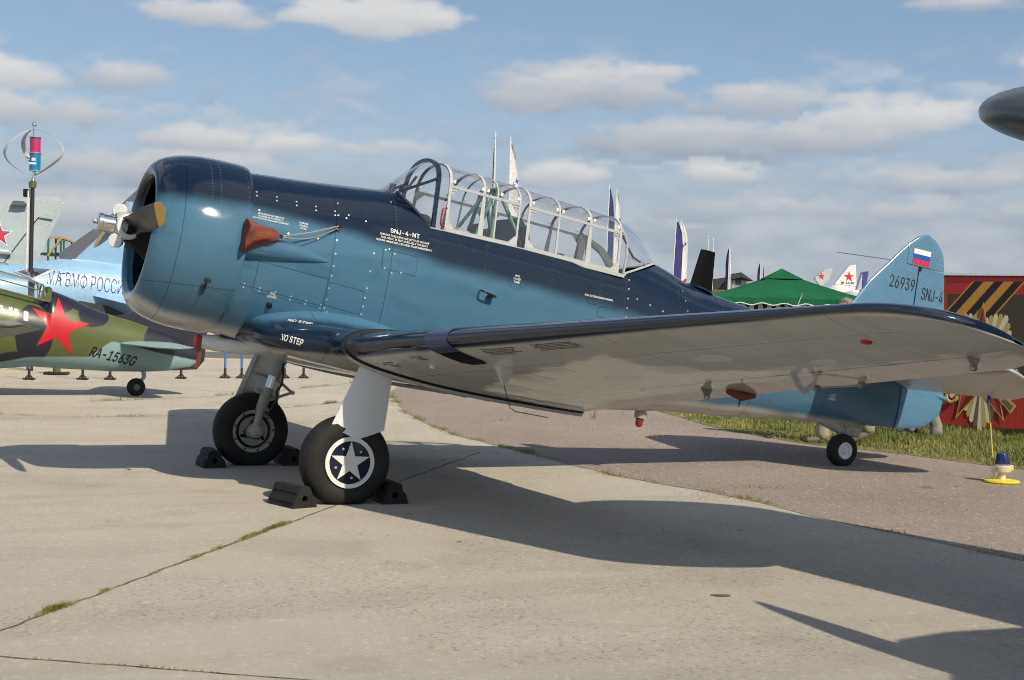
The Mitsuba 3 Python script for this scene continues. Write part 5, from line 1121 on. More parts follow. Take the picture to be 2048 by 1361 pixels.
obj('label', box((X0 + .07, Y0 - .112, tz(320)), (.08, .006, .06)), 'mat_letter_white', WT); obj('label', box((X0 + .05, Y0 - .112, tz(328)), (.14, .006, .04)), 'mat_letter_white', WT)
zt_, zb_ = tz(258), tz(352)
for k, a0 in enumerate((-.15, 2.1, 4.0)):
    P = []
    for u in np.linspace(0, 1, 24):
        r = .60 * math.sin(math.pi * u) ** .75 + .03; an = a0 + (u - .5) * .9; P.append(V(X0 + .03 + r * math.cos(an), Y0 + r * math.sin(an), zb_ + (zt_ - zb_) * u))
    P = np.array(P); S2 = []
    for i, q in enumerate(P):
        an = a0 + (i / 23 - .5) * .9; tt = V(-math.sin(an), math.cos(an), 0); rd = V(math.cos(an), math.sin(an), 0); u_ = i / 23; w = .022 + .035 * math.sin(math.pi * u_); S2.append([q - tt * w, q + rd * .008, q + tt * w, q - rd * .008])
    obj('vane', loft(np.array(S2)), 'mat_silver_paint', WT, smooth=40)
SP_ = thing('solar_panel', 'dark tilted solar panel below the wind turbine', 'solar panel')
A = [at_dist(x, y, d) for x, y, d in ((30, 545, 28.6), (66, 559, 27.9), (104, 541, 28.3), (62, 538, 29.2))]
mat('mat_solar', proc(lambda p, n, uv: mix((.012, .012, .03), (.16, .16, .20), dr.maximum(seam(p.x * 7 - dr.floor(p.x * 7), .5, .02), seam(p.y * 5 - dr.floor(p.y * 5), .5, .02)))), .15, coat=1.)
ctr = np.mean(A, 0); A = [q + (q - ctr) * .0 for q in A]; nrm = unit(np.cross(A[1] - A[0], A[3] - A[0])); obj('cells', loft([[q + nrm * o for q in A] for o in (-.01, .01)]), 'mat_solar', SP_)
for i in range(4): obj('frame', bar(A[i], A[(i + 1) % 4], .025, .04, nrm), 'mat_white', SP_)
obj('mount', tube([V(*(ctr[:2]), ctr[2]), V(ctr[0], ctr[1], 0)], .04, 6), 'mat_pole', SP_)
AP = thing('access_platform', 'green tubular access platform with yellow handrail behind the jets', 'platform'); mat('mat_platform_green', (.02, .13, .06), .5); mat('mat_wood_yellow', (.45, .34, .12), .6)
dp = 40.
Q = lambda x, y, d=dp: at_dist(x, y, d)
for x, y, d in ((97, 475, 40), (112, 476, 42), (122, 477, 40), (128, 478, 42), (144, 482, 41)): obj('rail_post', tube([V(Q(x, y, d)[0], d, 0), Q(x, y, d)], .03, 6), 'mat_platform_green', AP)
for a, b in (((96, 475, 40), (125, 476, 40)), ((112, 476, 42), (144, 483, 41)), ((125, 476, 40), (144, 483, 41))): obj('handrail', bar(Q(*a), Q(*b), .06, .06), 'mat_wood_yellow', AP)
obj('brace', bar(Q(123, 477), Q(96, 512), .07, .05), 'mat_wood_yellow', AP); obj('deck', box(Q(118, 510, 41), (.9, 1.6, .06)), 'mat_platform_green', AP)
mat('mat_post_blue', (.05, .17, .46), .45); mat('mat_post_dark', (.03, .02, .022), .5)
PLAB = ['blue barrier post just below the white chin duct', 'blue barrier post between the chin duct and the far main wheel leg', 'blue barrier post half hidden by the far main wheel leg', 'blue barrier post right of the far main wheel leg', 'barrier post foot under the fuselage of the camouflaged fighter, leftmost of the row', 'barrier post foot under the registration lettering of the camouflaged fighter, left one', 'barrier post foot just left of the tail wheel of the camouflaged fighter', 'barrier post foot right of the tail wheel of the camouflaged fighter']
for i, (x, y) in enumerate([(450, 757), (483, 757), (569, 757), (607, 757), (58, 760), (165, 760), (220, 760), (362, 758)]):
    g = on_ground(x, y); K = thing('barrier_post', PLAB[i], 'post', 'barrier posts')
    obj('post', tube([g + V(0, 0, .2), g + V(0, 0, .95)], .024, 8), 'mat_post_blue', K, smooth=40); obj('lower_post', tube([g + V(0, 0, .02), g + V(0, 0, .2)], .025, 8), 'mat_post_dark', K, smooth=40)
    obj('foot', cat([box(g + V(0, 0, .02), (.20, .12, .03), ch=.008), bar(g + V(-.075, 0, .02), g + V(-.02, 0, .08), .02), bar(g + V(.075, 0, .02), g + V(.02, 0, .08), .02)]), 'mat_post_dark', K); obj('cap', lathe([(.026, 0), (.03, .0), (.03, .02), (.0, .03)], g + V(0, 0, .95), n=10), 'mat_post_dark', K)
g = on_ground(113, 750); K = thing('olive_stand', 'short olive stand behind the camouflaged fighter', 'stand'); obj('column', tube([g, g + V(0, 0, .7)], .07, 10), 'mat_olive', K, smooth=40); obj('foot', box(g + V(0, 0, .03), (.42, .3, .05), ch=.01), 'mat_pole', K)
# ---------------------------------------------------------------- the billboard
BD = unit(V(.85, -.53, 0)); BN = V(BD[1], -BD[0], 0); B0 = V(5.60, 18.85, 0)
def bp(x, y): q = on_plane(x, y, B0 + BN * .06, BN); return ((q - B0) @ BD, q[2])
def c4(x, y): return bp(1840 + x / 2.957, 530 + y / 2.957)
BB = thing('billboard', 'large red billboard with a striped orange and black ribbon and a red star medal', 'billboard')
mat('mat_board_red', proc(lambda p, n, uv: mix((.30, .022, .018), (.36, .03, .025), noise(p.x * 2, p.y * 2, p.z * 3)) * (1 - .22 * smoothstep(.35, .45, dr.abs((p.x * 26) - dr.floor(p.x * 26) - .5)))), .55)
mat('mat_board_dark', (.045, .038, .022), .6); mat('mat_ribbon_orange', (.42, .20, .035), .6); mat('mat_ribbon_black', (.012, .011, .013), .6); mat('mat_medal_gold', (.42, .31, .10), .5); mat('mat_medal_pale', (.55, .52, .42), .5); mat('mat_medal_shade', (.12, .09, .05), .6); mat('mat_medal_red', (.32, .035, .03), .5); mat('mat_medal_deep', (.13, .015, .012), .5); mat('mat_board_deep', (.22, .014, .014), .55)
LEN, HT = 6.5, 2.07
obj('panel', plate([(0, .12), (LEN, .12), (LEN, HT), (0, HT)], .10, B0, BD, ZUP), 'mat_board_red', BB)
obj('rim', plate([(-.01, HT), (LEN, HT), (LEN, HT + .03), (-.01, HT + .03)], .13, B0, BD, ZUP), 'mat_white', BB)
for u in (.1, 2.2, 4.3, 6.4): obj('leg', bar(B0 + BD * u - BN * .0 + V(0, 0, 0), B0 + BD * u + V(0, 0, .13), .06), 'mat_pole', BB); obj('strut', bar(B0 + BD * u - BN * .9, B0 + BD * u - BN * .05 + V(0, 0, 1.6), .05), 'mat_pole', BB)
def art(pts, m, lv, name='print'): return obj(name, plate(pts, .003, B0 + BN * (.0515 + .0035 * lv), BD, ZUP), m, BB)
art([bp(1893, 566), bp(2260, 566), bp(2260, 553), bp(1893, 553)], 'mat_board_deep', 0)
x0, z0 = c4(165, 172); art([(x0, z0), (LEN - .3, z0), (LEN - .3, .75), (x0, .75)], 'mat_board_dark', 0, 'dark_field')
dx, dy = -165, 185
def rib(a, b, m, lv): k = 1.5; art([c4(a, 100), c4(b, 100), c4(b + dx * k, 100 + dy * k), c4(a + dx * k, 100 + dy * k)], m, lv, 'ribbon')
rib(308, 622, 'mat_ribbon_orange', 1)
for a, b in ((320, 375), (440, 495), (556, 610)): rib(a, b, 'mat_ribbon_black', 2)
ctr = np.array(bp(1963, 735)); R0 = np.array(bp(1963, 608))[1] - ctr[1]
KX = (bp(2010, 833)[0] - bp(1915, 825)[0]) / (1.176 * R0)
def pol(r, a): return (ctr[0] + KX * R0 * r * math.cos(a), ctr[1] + R0 * r * math.sin(a))
for k in range(5):  # five sheaves of rays between the star's points
    am = math.pi / 2 + (k + .5) * 2 * math.pi / 5
    for i in range(9):
        o = (i - 4) * .125; rl = 1.02 - .055 * abs(i - 4); a = am + o
        art([pol(.12, am), pol(rl * .96, a - .062), pol(rl, a), pol(rl * .96, a + .062)], ('mat_medal_pale', 'mat_medal_gold', 'mat_medal_shade')[(0, 1, 0, 2, 0, 1, 0, 2, 1)[i]] if k not in (0, 4) else ('mat_medal_pale', 'mat_medal_gold')[i % 2], 3 + i % 2, 'ray')
art([(ctr[0] + x * KX, ctr[1] + y) for x, y in star2d(R0 * 1.03)], 'mat_medal_gold', 6, 'star_edge'); art([(ctr[0] + x * KX, ctr[1] + y) for x, y in star2d(R0 * .95)], 'mat_medal_red', 7, 'star')
for i in range(5): a = math.pi / 2 + i * 2 * math.pi / 5; art([tuple(ctr), pol(.95, a), pol(.95 * .382, a + math.pi / 5)], 'mat_medal_deep', 8, 'facet')
art([(ctr[0] + KX * R0 * .26 * math.cos(t), ctr[1] + R0 * .26 * math.sin(t)) for t in np.linspace(0, 6.283, 33)[:-1]], 'mat_medal_pale', 9, 'disc')
art([bp(1998, 800), bp(2012, 793), bp(2034, 812), bp(2022, 828)], 'mat_medal_gold', 9, 'butt'); art([bp(2003, 802), bp(2011, 798), bp(2028, 813), bp(2021, 822)], 'mat_medal_shade', 10, 'butt')
q = np.array([bp(1895, 788), bp(1895, 798), bp(1903, 804), bp(1912, 800), bp(1916, 793)]); obj('sabre_guard', tube([B0 + BD * u + BN * .10 + V(0, 0, z) for u, z in smooth_poly(q, 4, False)], .022, 6), 'mat_medal_gold', BB, smooth=40)

# ---------------------------------------------------------------- the beacon lamp and the yellow rod
g = on_ground(2003, 966); LP = thing('beacon_lamp', 'blue domed beacon lamp on a round yellow foot on the asphalt', 'lamp')
mat('mat_cream', (.62, .55, .36), .5); mat('mat_paint_yellow', (.70, .58, .02), .45, coat=.3); mat('mat_blue_dome', (.008, .010, .11), .08, coat=1.)
g = g + V(0, 0, .004)
obj('foot', lathe([(0, .0), (.155, .0), (.165, .010), (.155, .022), (.06, .032), (.0, .034)], g, n=40), 'mat_paint_yellow', LP, smooth=35)
obj('stem', lathe([(.042, .03), (.036, .045), (.032, .09), (.036, .10)], g, n=24), 'mat_cream', LP, smooth=40)
obj('collar', cat([lathe([(.03, .10), (.075, .10), (.080, .108), (.080, .150), (.07, .158), (.0, .16)], g, n=32), box(g + V(-.075, 0, .115), (.03, .04, .06), ch=.004), box(g + V(.085, 0, .135), (.03, .05, .05), ch=.004)]), 'mat_cream', LP, smooth=35)
obj('ring', lathe([(.07, .158), (.072, .160), (.072, .170), (.066, .172)], g, n=32), 'mat_alu', LP, smooth=35)
obj('dome', lathe([(.064, .168), (.063, .20), (.055, .245), (.045, .268), (.02, .276), (.0, .276)], g, n=32), 'mat_blue_dome', LP, smooth=40)
RD = thing('marker_rod', 'thin yellow rod with a blue clip leaning between the beacon lamp and the tailplane', 'rod')
mat('mat_rod', (.50, .42, .10), .5); mat('mat_clip', (.01, .04, .42), .4)
top = B(V(8.04, 1.22, -.06)); obj('rod', tube([g + V(-.075, 0, .0), g + V(-.075, 0, .10), top], .0065, 6), 'mat_rod', RD); obj('clip', box(top + V(0, -.01, -.01), (.03, .02, .085), ch=.004), 'mat_clip', RD)

# ---------------------------------------------------------------- the two walkers
mat('mat_skin', (.42, .24, .17), .55); mat('mat_hair_grey', proc(lambda p, n, uv: mix((.13, .11, .10), (.30, .28, .26), noise(p.x * 160, p.y * 160, p.z * 40))), .8); mat('mat_hair_dark', (.03, .022, .018), .8)
cloth = lambda k, a, b: proc(lambda p, n, uv: mix(a, b, fbm(p.x * k, p.y * k, p.z * k * .5, 4)))
mat('mat_khaki', cloth(14, (.26, .22, .17), (.42, .37, .30)), .9, spec=.1); mat('mat_grey_trousers', cloth(14, (.20, .19, .165), (.32, .31, .28)), .9, spec=.1); mat('mat_shirt', cloth(10, (.16, .20, .26), (.24, .28, .34)), .9, spec=.1); mat('mat_shirt_b', cloth(10, (.30, .30, .29), (.42, .42, .40)), .9, spec=.1); mat('mat_shoe_pale', (.13, .118, .10), .7); mat('mat_shoe_dark', (.015, .016, .025), .5)
def chain(bs, ref=.03, it=10):
    m = None
    for (a, ra), (b, rb) in bs:
        h = hull([(a, ra), (b, rb)]); m = h if m is None else m + h
    m = m.refine_to_length(ref); v, f = vf(m); t = trimesh.Trimesh(v, f); trimesh.smoothing.filter_taubin(t, iterations=it); return np.array(t.vertices), np.array(t.faces)
def person(label, pos, face, H, stepA, stepB, kA, kB, mats):
    """Walking figure: face = heading (radians), step = forward offset of each ankle, k = ankle height."""
    k = H / 1.75; fx = V(math.cos(face), math.sin(face), 0); sx = V(math.sin(face), -math.cos(face), 0)
    P = lambda f, s, z: pos + (fx * f + sx * s) * k + V(0, 0, z * k)
    K = thing('person', label, 'person'); tr, sh, so, hair = mats; J = {}
    for i, (s, st_, an) in enumerate(((.095, stepA, kA), (-.095, stepB, kB))):
        J[i] = (P(.0, s, .93), P(st_ * .52 + .07, s, .50 + an * .3), P(st_, s, .10 + an))
    body = [((P(.0, .0, 1.02), .13 * k), (P(.01, 0, 1.30), .135 * k)), ((P(.0, .10, 1.38), .085 * k), (P(.0, -.10, 1.38), .085 * k)), ((P(0, .07, .98), .105 * k), (P(0, -.07, .98), .105 * k)), ((P(0, .08, 1.30), .10 * k), (P(0, -.08, 1.30), .10 * k)), ((P(.0, 0, 1.40), .06 * k), (P(.02, 0, 1.52), .055 * k))]
    skin_ = [((P(.0, 0, 1.40), .055 * k), (P(.02, 0, 1.53), .052 * k)), ((P(.02, 0, 1.64), .092 * k), (P(.035, 0, 1.59), .075 * k)), ((P(.035, 0, 1.59), .07 * k), (P(.065, 0, 1.535), .042 * k)), ((P(.11, 0, 1.61), .012 * k), (P(.127, 0, 1.585), .016 * k)), ((P(.01, .088, 1.61), .018 * k), (P(.005, .092, 1.585), .012 * k)), ((P(.01, -.088, 1.61), .018 * k), (P(.005, -.092, 1.585), .012 * k))]
    shirt = list(body[:4])
    for s, sw in ((1, stepB), (-1, stepA)):
        sd, el, wr = P(.0, s * .185, 1.38), P(sw * .25 - .03, s * .235, 1.10), P(sw * .55 + .06, s * .22, .87); shirt.append(((sd, .062 * k), (el * .55 + sd * .45, .052 * k)))
        skin_ += [((el * .5 + sd * .5, .042 * k), (el, .038 * k)), ((el, .038 * k), (wr, .026 * k)), ((sd, .05 * k), (el * .5 + sd * .5, .042 * k)), ((P(.0, 0, 1.40), .05 * k), (sd, .05 * k))]
        d = unit(wr - el); pm = wr + d * .08 * k; skin_.append(((wr, .026 * k), (pm, .036 * k)))
        for j, (o, l) in enumerate(((.030, .068), (.010, .080), (-.010, .075), (-.028, .058))): a = pm + fx * o * k + d * .02 * k; b = a + d * l * .55 * k + V(0, 0, 0); skin_ += [((a, .010 * k), (b, .0095 * k)), ((b, .0095 * k), (b + d * l * .45 * k - sx * s * .018 * k, .008 * k))]
        th = wr + d * .035 * k + fx * .03 * k; skin_.append(((th, .012 * k), (th + d * .05 * k + fx * .025 * k, .009 * k)))
    obj('body', chain(skin_, .018, 6), 'mat_skin', K, smooth=True); obj('shirt', chain([(a, b) for a, b in shirt], .035, 12), sh, K, smooth=True)
    leg = [((P(0, .09, .96), .115 * k), (P(0, -.09, .96), .115 * k))]
    for i in (0, 1):
        h, kn, an = J[i]; leg += [((h, .10 * k), (kn, .078 * k)), ((kn, .080 * k), (an + V(0, 0, .07), .074 * k)), ((an + V(0, 0, .07), .078 * k), (an + V(0, 0, .005), .084 * k)), ((kn, .080 * k), (kn - fx * .015, .085 * k))]
    v, f = chain(leg, .03, 6); nz = (meshkit.fbm(v * V(16, 16, 7), 3) - .5)[:, None]; c = v - v.mean(0); v = v + nz * .016 * np.c_[np.sign(c[:, :1]), np.sign(c[:, 1:2]), c[:, 2:] * 0]; obj('trousers', (v, f), tr, K, smooth=True)
    for i, pitch in ((0, kA), (1, kB)):
        an = J[i][2]; toe = unit(fx - V(0, 0, pitch * 4)) if pitch > .02 else fx; sole = an - V(0, 0, (.10 - .036) * k)
        obj('shoe', chain([((sole - toe * .06 * k, .040 * k), (sole + toe * .08 * k, .044 * k)), ((sole + toe * .08 * k, .044 * k), (sole + toe * .19 * k, .034 * k)), ((an - V(0, 0, .03 * k), .046 * k), (sole + toe * .06 * k, .042 * k))], .02, 4), so, K, smooth=True)
    hm = m3.Manifold.hull_points(np.vstack([trimesh.creation.icosphere(subdivisions=2).vertices * .099 * k + P(.008, 0, 1.652), trimesh.creation.icosphere(subdivisions=2).vertices * .088 * k + P(-.018, 0, 1.61)])).refine_to_length(.02); v, f = vf(hm); keep = ((v - P(.045, 0, 1.63)) @ fx < 0) | (v[:, 2] > P(0, 0, 1.695)[2]); v = v + (meshkit.noise(v * 60) - .5)[:, None] * .012; f = f[keep[f].all(1)]; obj('hair', (v, f), hair, K, smooth=True)
    for s in (1, -1): obj('eye', trimesh.creation.icosphere(subdivisions=1, radius=.011 * k).apply_translation(P(.108, s * .032, 1.632)), 'mat_dark', K)
    obj('mouth', bar(P(.100, .022, 1.548), P(.100, -.022, 1.548), .008), 'mat_medal_red', K)
g1 = on_ground(1686, 888); g2 = on_ground(1850, 880)
person('grey haired man in baggy beige trousers walking on the grass behind the tail wheel', g1, math.pi + .25, 1.72, .22, -.27, .0, .10, ('mat_khaki', 'mat_shirt', 'mat_shoe_pale', 'mat_hair_grey'))
person('person in grey trousers and dark shoes walking behind the rudder by the billboard', g2, math.pi + .1, 1.74, .16, -.10, .05, .0, ('mat_grey_trousers', 'mat_shirt_b', 'mat_shoe_dark', 'mat_hair_dark'))

# ---------------------------------------------------------------- the green tent
TD = 38.; tp = lambda x, y, d=TD: at_dist(x, y, d)
TC = V(tp(1590, 600)[0], TD + 2.0, 0); hw = 2.05; ze = tp(1590, 596, TD)[2] - .02; zp = tp(1590, 545, TD + 2)[2]; za = tp(1590, 538, TD + 2)[2]
mat('mat_tent', proc(lambda p, n, uv: mix((.006, .085, .038), (.012, .13, .055), fbm(p.x * 2, p.y * 2, p.z * 3, 4))), .75, spec=.2, bump=proc(lambda p, n, uv: fbm(p.x * 3 + p.z, p.y * 3, p.z * 2, 3), .01), bscale=.05); mat('mat_tent_dark', (.006, .05, .025), .8)
TN = thing('market_tent', 'dark green pitched tent canopy with scalloped white piped edges', 'tent')
def roof(hw, ze, zp, sag, n=18, hole=0.):
    ms = []
    for k in range(4):
        R = np.array([[math.cos(k * math.pi / 2), -math.sin(k * math.pi / 2)], [math.sin(k * math.pi / 2), math.cos(k * math.pi / 2)]]); S2 = []
        for u in np.linspace(hole, 1, n):
            row = []
            for t in np.linspace(-1, 1, n):
                x, y = t * hw * u, -hw * u; q = R @ np.array([x, y]); z = zp + (ze - zp) * u - sag * math.sin(math.pi * u) * .6 - .10 * (1 - t * t) * math.sin(math.pi * min(u, .999)) ** 1 * .5; row.append([TC[0] + q[0], TC[1] + q[1], z])
            S2.append(row)
        ms.append(loft(np.array(S2), False))
    return cat(ms)
obj('canopy', roof(hw, ze, zp, .06, hole=.20), 'mat_tent', TN, smooth=True); obj('vent_cap', roof(hw * .25, zp - (zp - ze) * .25 - .01, za, .008, 10), 'mat_tent', TN, smooth=True)
val, pip = [], []
for k in range(4):
    R = np.array([[math.cos(k * math.pi / 2), -math.sin(k * math.pi / 2)], [math.sin(k * math.pi / 2), math.cos(k * math.pi / 2)]]); t = np.linspace(-1, 1, 97); L_ = []
    for q in t: e = R @ np.array([q * hw, -hw]); L_.append(V(TC[0] + e[0], TC[1] + e[1], 0))
    L_ = np.array(L_); dz = .17 + .03 * np.cos(t * math.pi * 7); val.append(loft(np.stack([L_ + V(0, 0, ze), L_ + np.c_[dz * 0, dz * 0, ze - dz]], 0), False)); pip.append(tube((L_ + np.c_[dz * 0, dz * 0, ze - dz])[::2], .016, 5))
obj('valance', cat(val), 'mat_tent', TN, kind='stuff'); obj('piping', cat(pip), 'mat_white', TN, kind='stuff')
for sx in (-1, 1):
    for sy in (-1, 1): obj('leg', bar(V(TC[0] + sx * (hw - .05), TC[1] + sy * (hw - .05), 0), V(TC[0] + sx * (hw - .05), TC[1] + sy * (hw - .05), ze), .05), 'mat_white', TN)
SCN = thing('striped_curtain', 'green and white striped curtain hanging inside the tent', 'curtain')
for i in range(34):
    x = TC[0] - hw + .12 + i * (2 * hw - .24) / 33; obj('stripe', box((x, TC[1] - hw + .25, (ze - .12) / 2), ((2 * hw - .24) / 33 - .004, .01, ze - .14)), 'mat_letter_white' if i % 2 else 'mat_tent_dark', SCN)

# ---------------------------------------------------------------- feather flags in a row running into the distance
mat('mat_flag_navy', (.028, .030, .15), .7); mat('mat_flag_white', (.62, .63, .68), .7)
def feather(x, ytop, H, navy, wd, lean, label, full=False):
    hz = CY - F_PX * math.tan(PIT) + (x - CX) * math.tan(ROLL); D = (H - CAM[2]) * F_PX / (hz - ytop); q = at_dist(x, ytop, D); b = V(q[0] - lean * .5, D, 0); K = thing('feather_flag', label, 'flag'); top = q; wd = wd * .66
    obj('pole', tube([b, b * .5 + top * .5, top], [.05, .04, .022], 6), 'mat_white', K); S2 = []
    d = unit(V(wd, .35, 0)) ; w0 = abs(wd)
    for u in np.linspace(0, 1, 26):
        p = b + (top - b) * (.12 + .86 * u); w = w0 * np.interp(u, [0, .2, .8, .93, 1], [.9, 1., 1.0, .75, .25]); row = [p + d * w * t + V(0, 1, 0) * .08 * math.sin(5 * t + u * 9 + x) * t - V(0, 0, w * t * .35) for t in np.linspace(.02, 1, 7)]; S2.append(row)
    obj('cloth', loft(np.array(S2), False), 'mat_flag_navy' if navy else 'mat_flag_white', K, smooth=True)
    if full:
        nrm = unit(np.cross(d, ZUP)); nrm = nrm if nrm[1] < 0 else -nrm; up_ = unit(top - b)
        if navy: tm = text('МИГ', w0 * .62); o = b + up_ * (H * .26) + d * w0 * .82 + nrm * .12; obj('lettering', put(tm, o, up_, -d), 'mat_letter_white', K)
        else: o = b + up_ * H * .45 + d * w0 * .5 + nrm * .12; obj('emblem', plate(star2d(w0 * .24, w0 * .07, 4, .4), .02, o + up_ * H * .35, d, up_), 'mat_mark_blue', K); obj('emblem', bar(o - up_ * .5 - d * w0 * .3, o + up_ * .4 + d * w0 * .25, .05, .14, nrm), 'mat_mark_red', K); obj('emblem', bar(o - up_ * 1.5 - d * w0 * .2, o - up_ * .7 + d * w0 * .1, .05, .22, nrm), 'mat_mark_blue', K)
for a in [(991, 264, 6.4, 1, -.22, 0, 'navy flag on the leftmost pole above the canopy'), (1021, 274, 6.4, 0, .55, 0, 'white flag with a small emblem on the tall pole above the canopy', True), (1219, 370, 6.4, 1, .55, .25, 'navy flag seen behind the rear end of the canopy', True), (1234, 376, 6.4, 0, .45, .3, 'white flag behind the rear end of the canopy beside a navy one', True),
          (1353, 438, 6.4, 1, .85, .5, 'navy lettered flag just left of the black antenna mast', True), (1362, 440, 6.4, 0, .85, .3, 'white flag partly behind the navy one left of the black antenna mast', True), (1417, 471, 6.4, 0, .12, 0, 'thin pale flag pole just behind the black antenna mast'), (1427, 475, 6.4, 0, .14, 0, 'thin pale flag pole right of the black antenna mast'),
          (1459, 493, 6.4, 1, -.45, .1, 'narrow navy and white flag in front of the grey gabled house'), (1461, 498, 6.4, 0, .30, 0, 'white flag beside the grey gabled house'), (1521, 524, 6.4, 1, -.5, 0, 'small far navy flag left of the tent peak'), (1526, 525, 6.4, 1, .4, 0, 'smallest far flag beside the tent roof')]: feather(*a)

# ---------------------------------------------------------------- far things on the right: house, olive tarpaulin, white jets
HD = 150.; hp = lambda x, y, d=HD: at_dist(x, y, d); HS_ = thing('gabled_house', 'distant grey house with a dark gabled roof beyond the tent', 'building'); mat('mat_house_grey', (.30, .33, .36), .8); mat('mat_roof_dark', (.045, .040, .04), .8); mat('mat_window_dark', (.03, .04, .05), .2)
A, C = hp(1462, 566), hp(1497, 566); zr = hp(1480, 545)[2]; ze_ = hp(1480, 560)[2]
obj('tower', box(((A[0] + C[0]) / 2, HD + 3, ze_ / 2), (C[0] - A[0] - .3, 5, ze_)), 'mat_house_grey', HS_); mx = (A[0] + C[0]) / 2 + .1
obj('roof', loft([[V(A[0] - .35, y, ze_ - .1), V(mx, y, zr), V(C[0] + .5, y, ze_ - .1), V(mx, y, zr - .25)] for y in (HD - .2, HD + 6)]), 'mat_roof_dark', HS_)
obj('gable', plate([(A[0], ze_ - .05), (C[0], ze_ - .05), (mx, zr - .2)], .1, V(0, HD + .4, 0), (1, 0, 0), (0, 0, 1)), 'mat_roof_dark', HS_)
w = hp(1478, 562); obj('window', box((w[0], HD + .45, w[2]), (.55, .12, .8)), 'mat_window_dark', HS_)
L0, L1 = hp(1424, 583), hp(1466, 553); obj('long_roof', loft([[L0 + V(0, 2, -.4), L1 + V(0, 2, -.3), L1 + V(0, 2, 0), L0 + V(0, 2, 0)], [L0 + V(0, 16, -.4), L1 + V(0, 16, -.3), L1 + V(0, 16, 0), L0 + V(0, 16, 0)]]), 'mat_roof_dark', HS_)
obj('wall', plate([(L0[0], 0), (C[0] + 9, 0), (C[0] + 9, hp(1500, 575)[2]), (L1[0], L1[2] - .3), (L0[0], L0[2] - .3)], .3, V(0, HD + 6.2, 0), (1, 0, 0), (0, 0, 1)), 'mat_house_grey', HS_)
OT = thing('olive_awning', 'olive awning behind the fuselage spine left of the tent', 'awning'); mat('mat_olive_drab', (.10, .115, .055), .8); a = at_dist(1420, 590, 52); c = at_dist(1475, 583, 52); obj('top', box(((a[0] + c[0]) / 2, 53, (a[2] + c[2]) / 2), (c[0] - a[0], 2.4, .22), ch=.04), 'mat_olive_drab', OT)
for x in (a[0] + .1, c[0] - .1): obj('leg', bar(V(x, 52.2, 0), V(x, 52.2, a[2]), .06), 'mat_pole', OT)
mat('mat_far_white', (.68, .69, .70), .5); mat('mat_far_grey', (.42, .45, .48), .5)
def farjet(D, label, fin, body_, m, extra=None, yaw=.2):
    sd = Side(at_dist(fin[0][0], 630, D) * V(1, 1, 0), V(math.cos(yaw), math.sin(yaw), 0)); K = thing('parked_jet', label, 'airplane'); obj('fin', plate(sd.pts(fin).tolist(), .25, sd.p0, sd.a, ZUP), m, K)
    S_, _r = body_loft(sd, [(x, y) for x, y in body_], [(x, 640) for x, y in body_], [(0, 1.1), (.6, .9), (1, .3)], 24, 24); obj('fuselage', loft(S_), m, K, smooth=50); return sd, K
sd, K = farjet(80, 'white jet fin with a red star rising behind the tent', [(1668, 568), (1697, 532), (1710, 530), (1711, 573)], [(1560, 600), (1640, 590), (1668, 568), (1730, 576), (1738, 592)], 'mat_far_white')
obj('star', plate(star2d(.30), .02, sd.w(*sd.px(1696, 554), np.array(.15)), sd.a, ZUP), 'mat_mark_red', K); obj('number', put(text('RF-34150', .11), sd.w(*sd.px(1680, 568), np.array(.15)), sd.a, ZUP), 'mat_dark', K)
sd, K = farjet(95, 'pale grey jet fin left of the white one with the red star', [(1628, 556), (1648, 540), (1664, 537), (1663, 541), (1657, 560), (1640, 575)], [(1500, 610), (1620, 570), (1690, 585)], 'mat_far_grey'); obj('star', plate(star2d(.25), .02, sd.w(*sd.px(1641, 553), np.array(.15)), sd.a, ZUP), 'mat_mark_red', K)
sd, K = farjet(72, 'pale jet fin with a blue trailing edge right of the red starred one', [(1712, 580), (1722, 548), (1732, 545), (1727, 582)], [(1640, 600), (1700, 582), (1745, 590)], 'mat_far_grey'); obj('rudder', plate(sd.pts([(1723, 546), (1735, 543), (1727, 586), (1721, 586)]).tolist(), .3, sd.p0, sd.a, ZUP), 'mat_mark_blue', K)

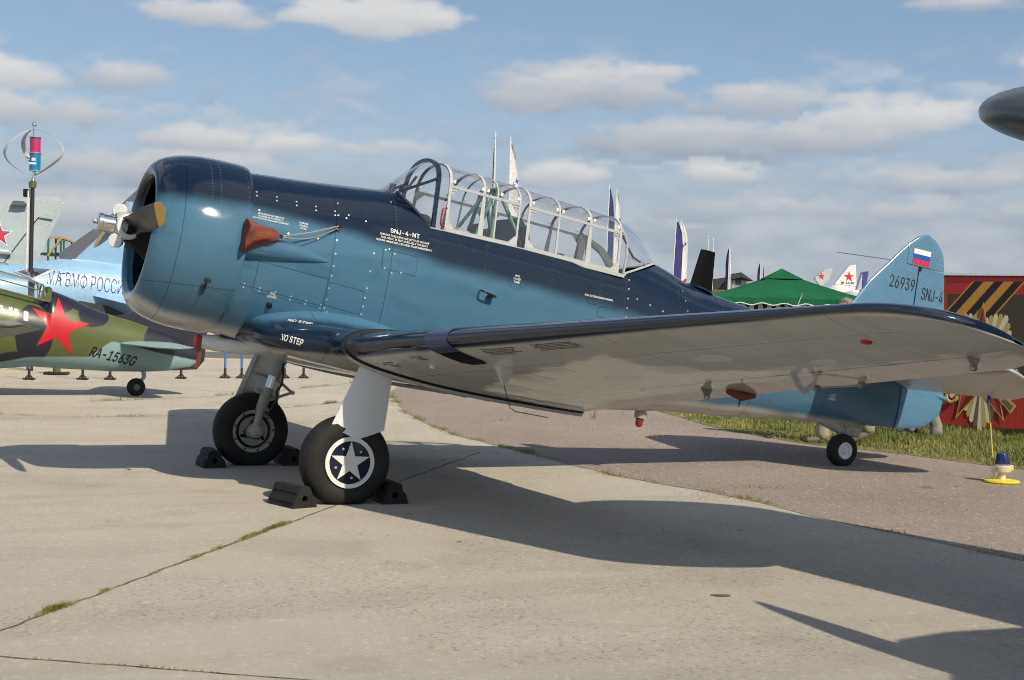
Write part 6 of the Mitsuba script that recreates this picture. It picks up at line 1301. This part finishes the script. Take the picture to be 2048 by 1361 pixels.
# ---------------------------------------------------------------- the next airplane of the row: its far wing tip at the top right, its nose and propeller outside the frame
mat('mat_next_plane', (.075, .085, .085), .28, coat=1.); mat('mat_next_nose', (.06, .075, .05), .35, coat=.5)
NX = thing('neighbour_airplane', 'dark grey rounded wing tip of another airplane at the top right corner', 'airplane')
P0 = at_dist(1975, 222, 8.45); S = []
for d in np.concatenate([.75 * (1 - np.cos(np.linspace(0, math.pi / 2, 14))), np.linspace(.9, 4.6, 12)]):
    e = math.sqrt(max(1 - (1 - min(d / .75, 1)) ** 2, .0004)); ch = 1.6 * e * (1 + .06 * max(d - .75, 0)); o = P0 + portv * d + AFT * (.10 + .28 * e + .11 * max(d - .75, 0)) - ZUP * (.16 * d); c = (1 - np.cos(np.linspace(0, math.pi, 20))) / 2; t = ch * .085 * 4.2 * np.sqrt(c) * (1 - c) ** .7 * .8 + .006
    S.append(np.concatenate([o + AFT * ((c - .5) * ch)[:, None] + ZUP * (t * 1.1 - .02)[:, None], (o + AFT * ((c - .5) * ch)[:, None] - ZUP * (t * .9 + .02)[:, None])[::-1][1:-1]]))
obj('wing', loft(np.array(S)), 'mat_next_plane', NX, smooth=50)
NP = -2.18
ax = lambda A_, p, z: AFT * A_ + portv * p + V(0, 0, z)
S = []
for A_, r in ((4.95, .30), (5.0, .48), (5.15, .58), (5.5, .64), (6.2, .64), (7.5, .60), (9.5, .42), (11.5, .18), (12.5, .08)): a = np.linspace(0, 2 * math.pi, 32, endpoint=False); S.append(ax(A_, NP, 1.72 - .10 * (A_ - 5)) + portv * (r * .95 * np.cos(a))[:, None] + ZUP * (r * np.sin(a))[:, None])
obj('fuselage', loft(np.array(S)), 'mat_next_nose', NX, smooth=50); obj('spinner', lathe([(.22, 0), (.20, .12), (.12, .25), (.0, .31)], ax(4.98, NP, 1.72), -AFT, 24), 'mat_next_nose', NX, smooth=40)
for i in range(2):
    an = math.pi + .05 + i * math.pi; d = portv * math.cos(an) + ZUP * math.sin(an); t_ = unit(np.cross(d, AFT)); hub = ax(4.86, NP, 1.72); S = [[hub + d * r + (t_ * .85 + AFT * .5) * w, hub + d * r + AFT * .02, hub + d * r - (t_ * .85 + AFT * .5) * w, hub + d * r - AFT * .012] for r, w in ((.15, .06), (.4, .11), (.9, .13), (1.3, .10), (1.7, .06), (1.95, .008))]; obj('blade', loft(np.array(S)), 'mat_black', NX, smooth=40)
for p in (-3.55, -1.05): g = obj('main_gear', tube([ax(5.75, p, 1.35), ax(5.55, p, .34)], .06, 8), 'mat_gear_grey', NX); obj('tyre', lathe([(.1, -.1), (.3, -.11), (.35, 0), (.3, .11), (.1, .1)], ax(5.55, p, .35), portv, 28, True), 'mat_rubber', g, smooth=50)
obj('tail_wheel', tube([ax(11.6, -2.3, .1), ax(11.5, -2.3, 1.0)], .07, 8), 'mat_rubber', NX)
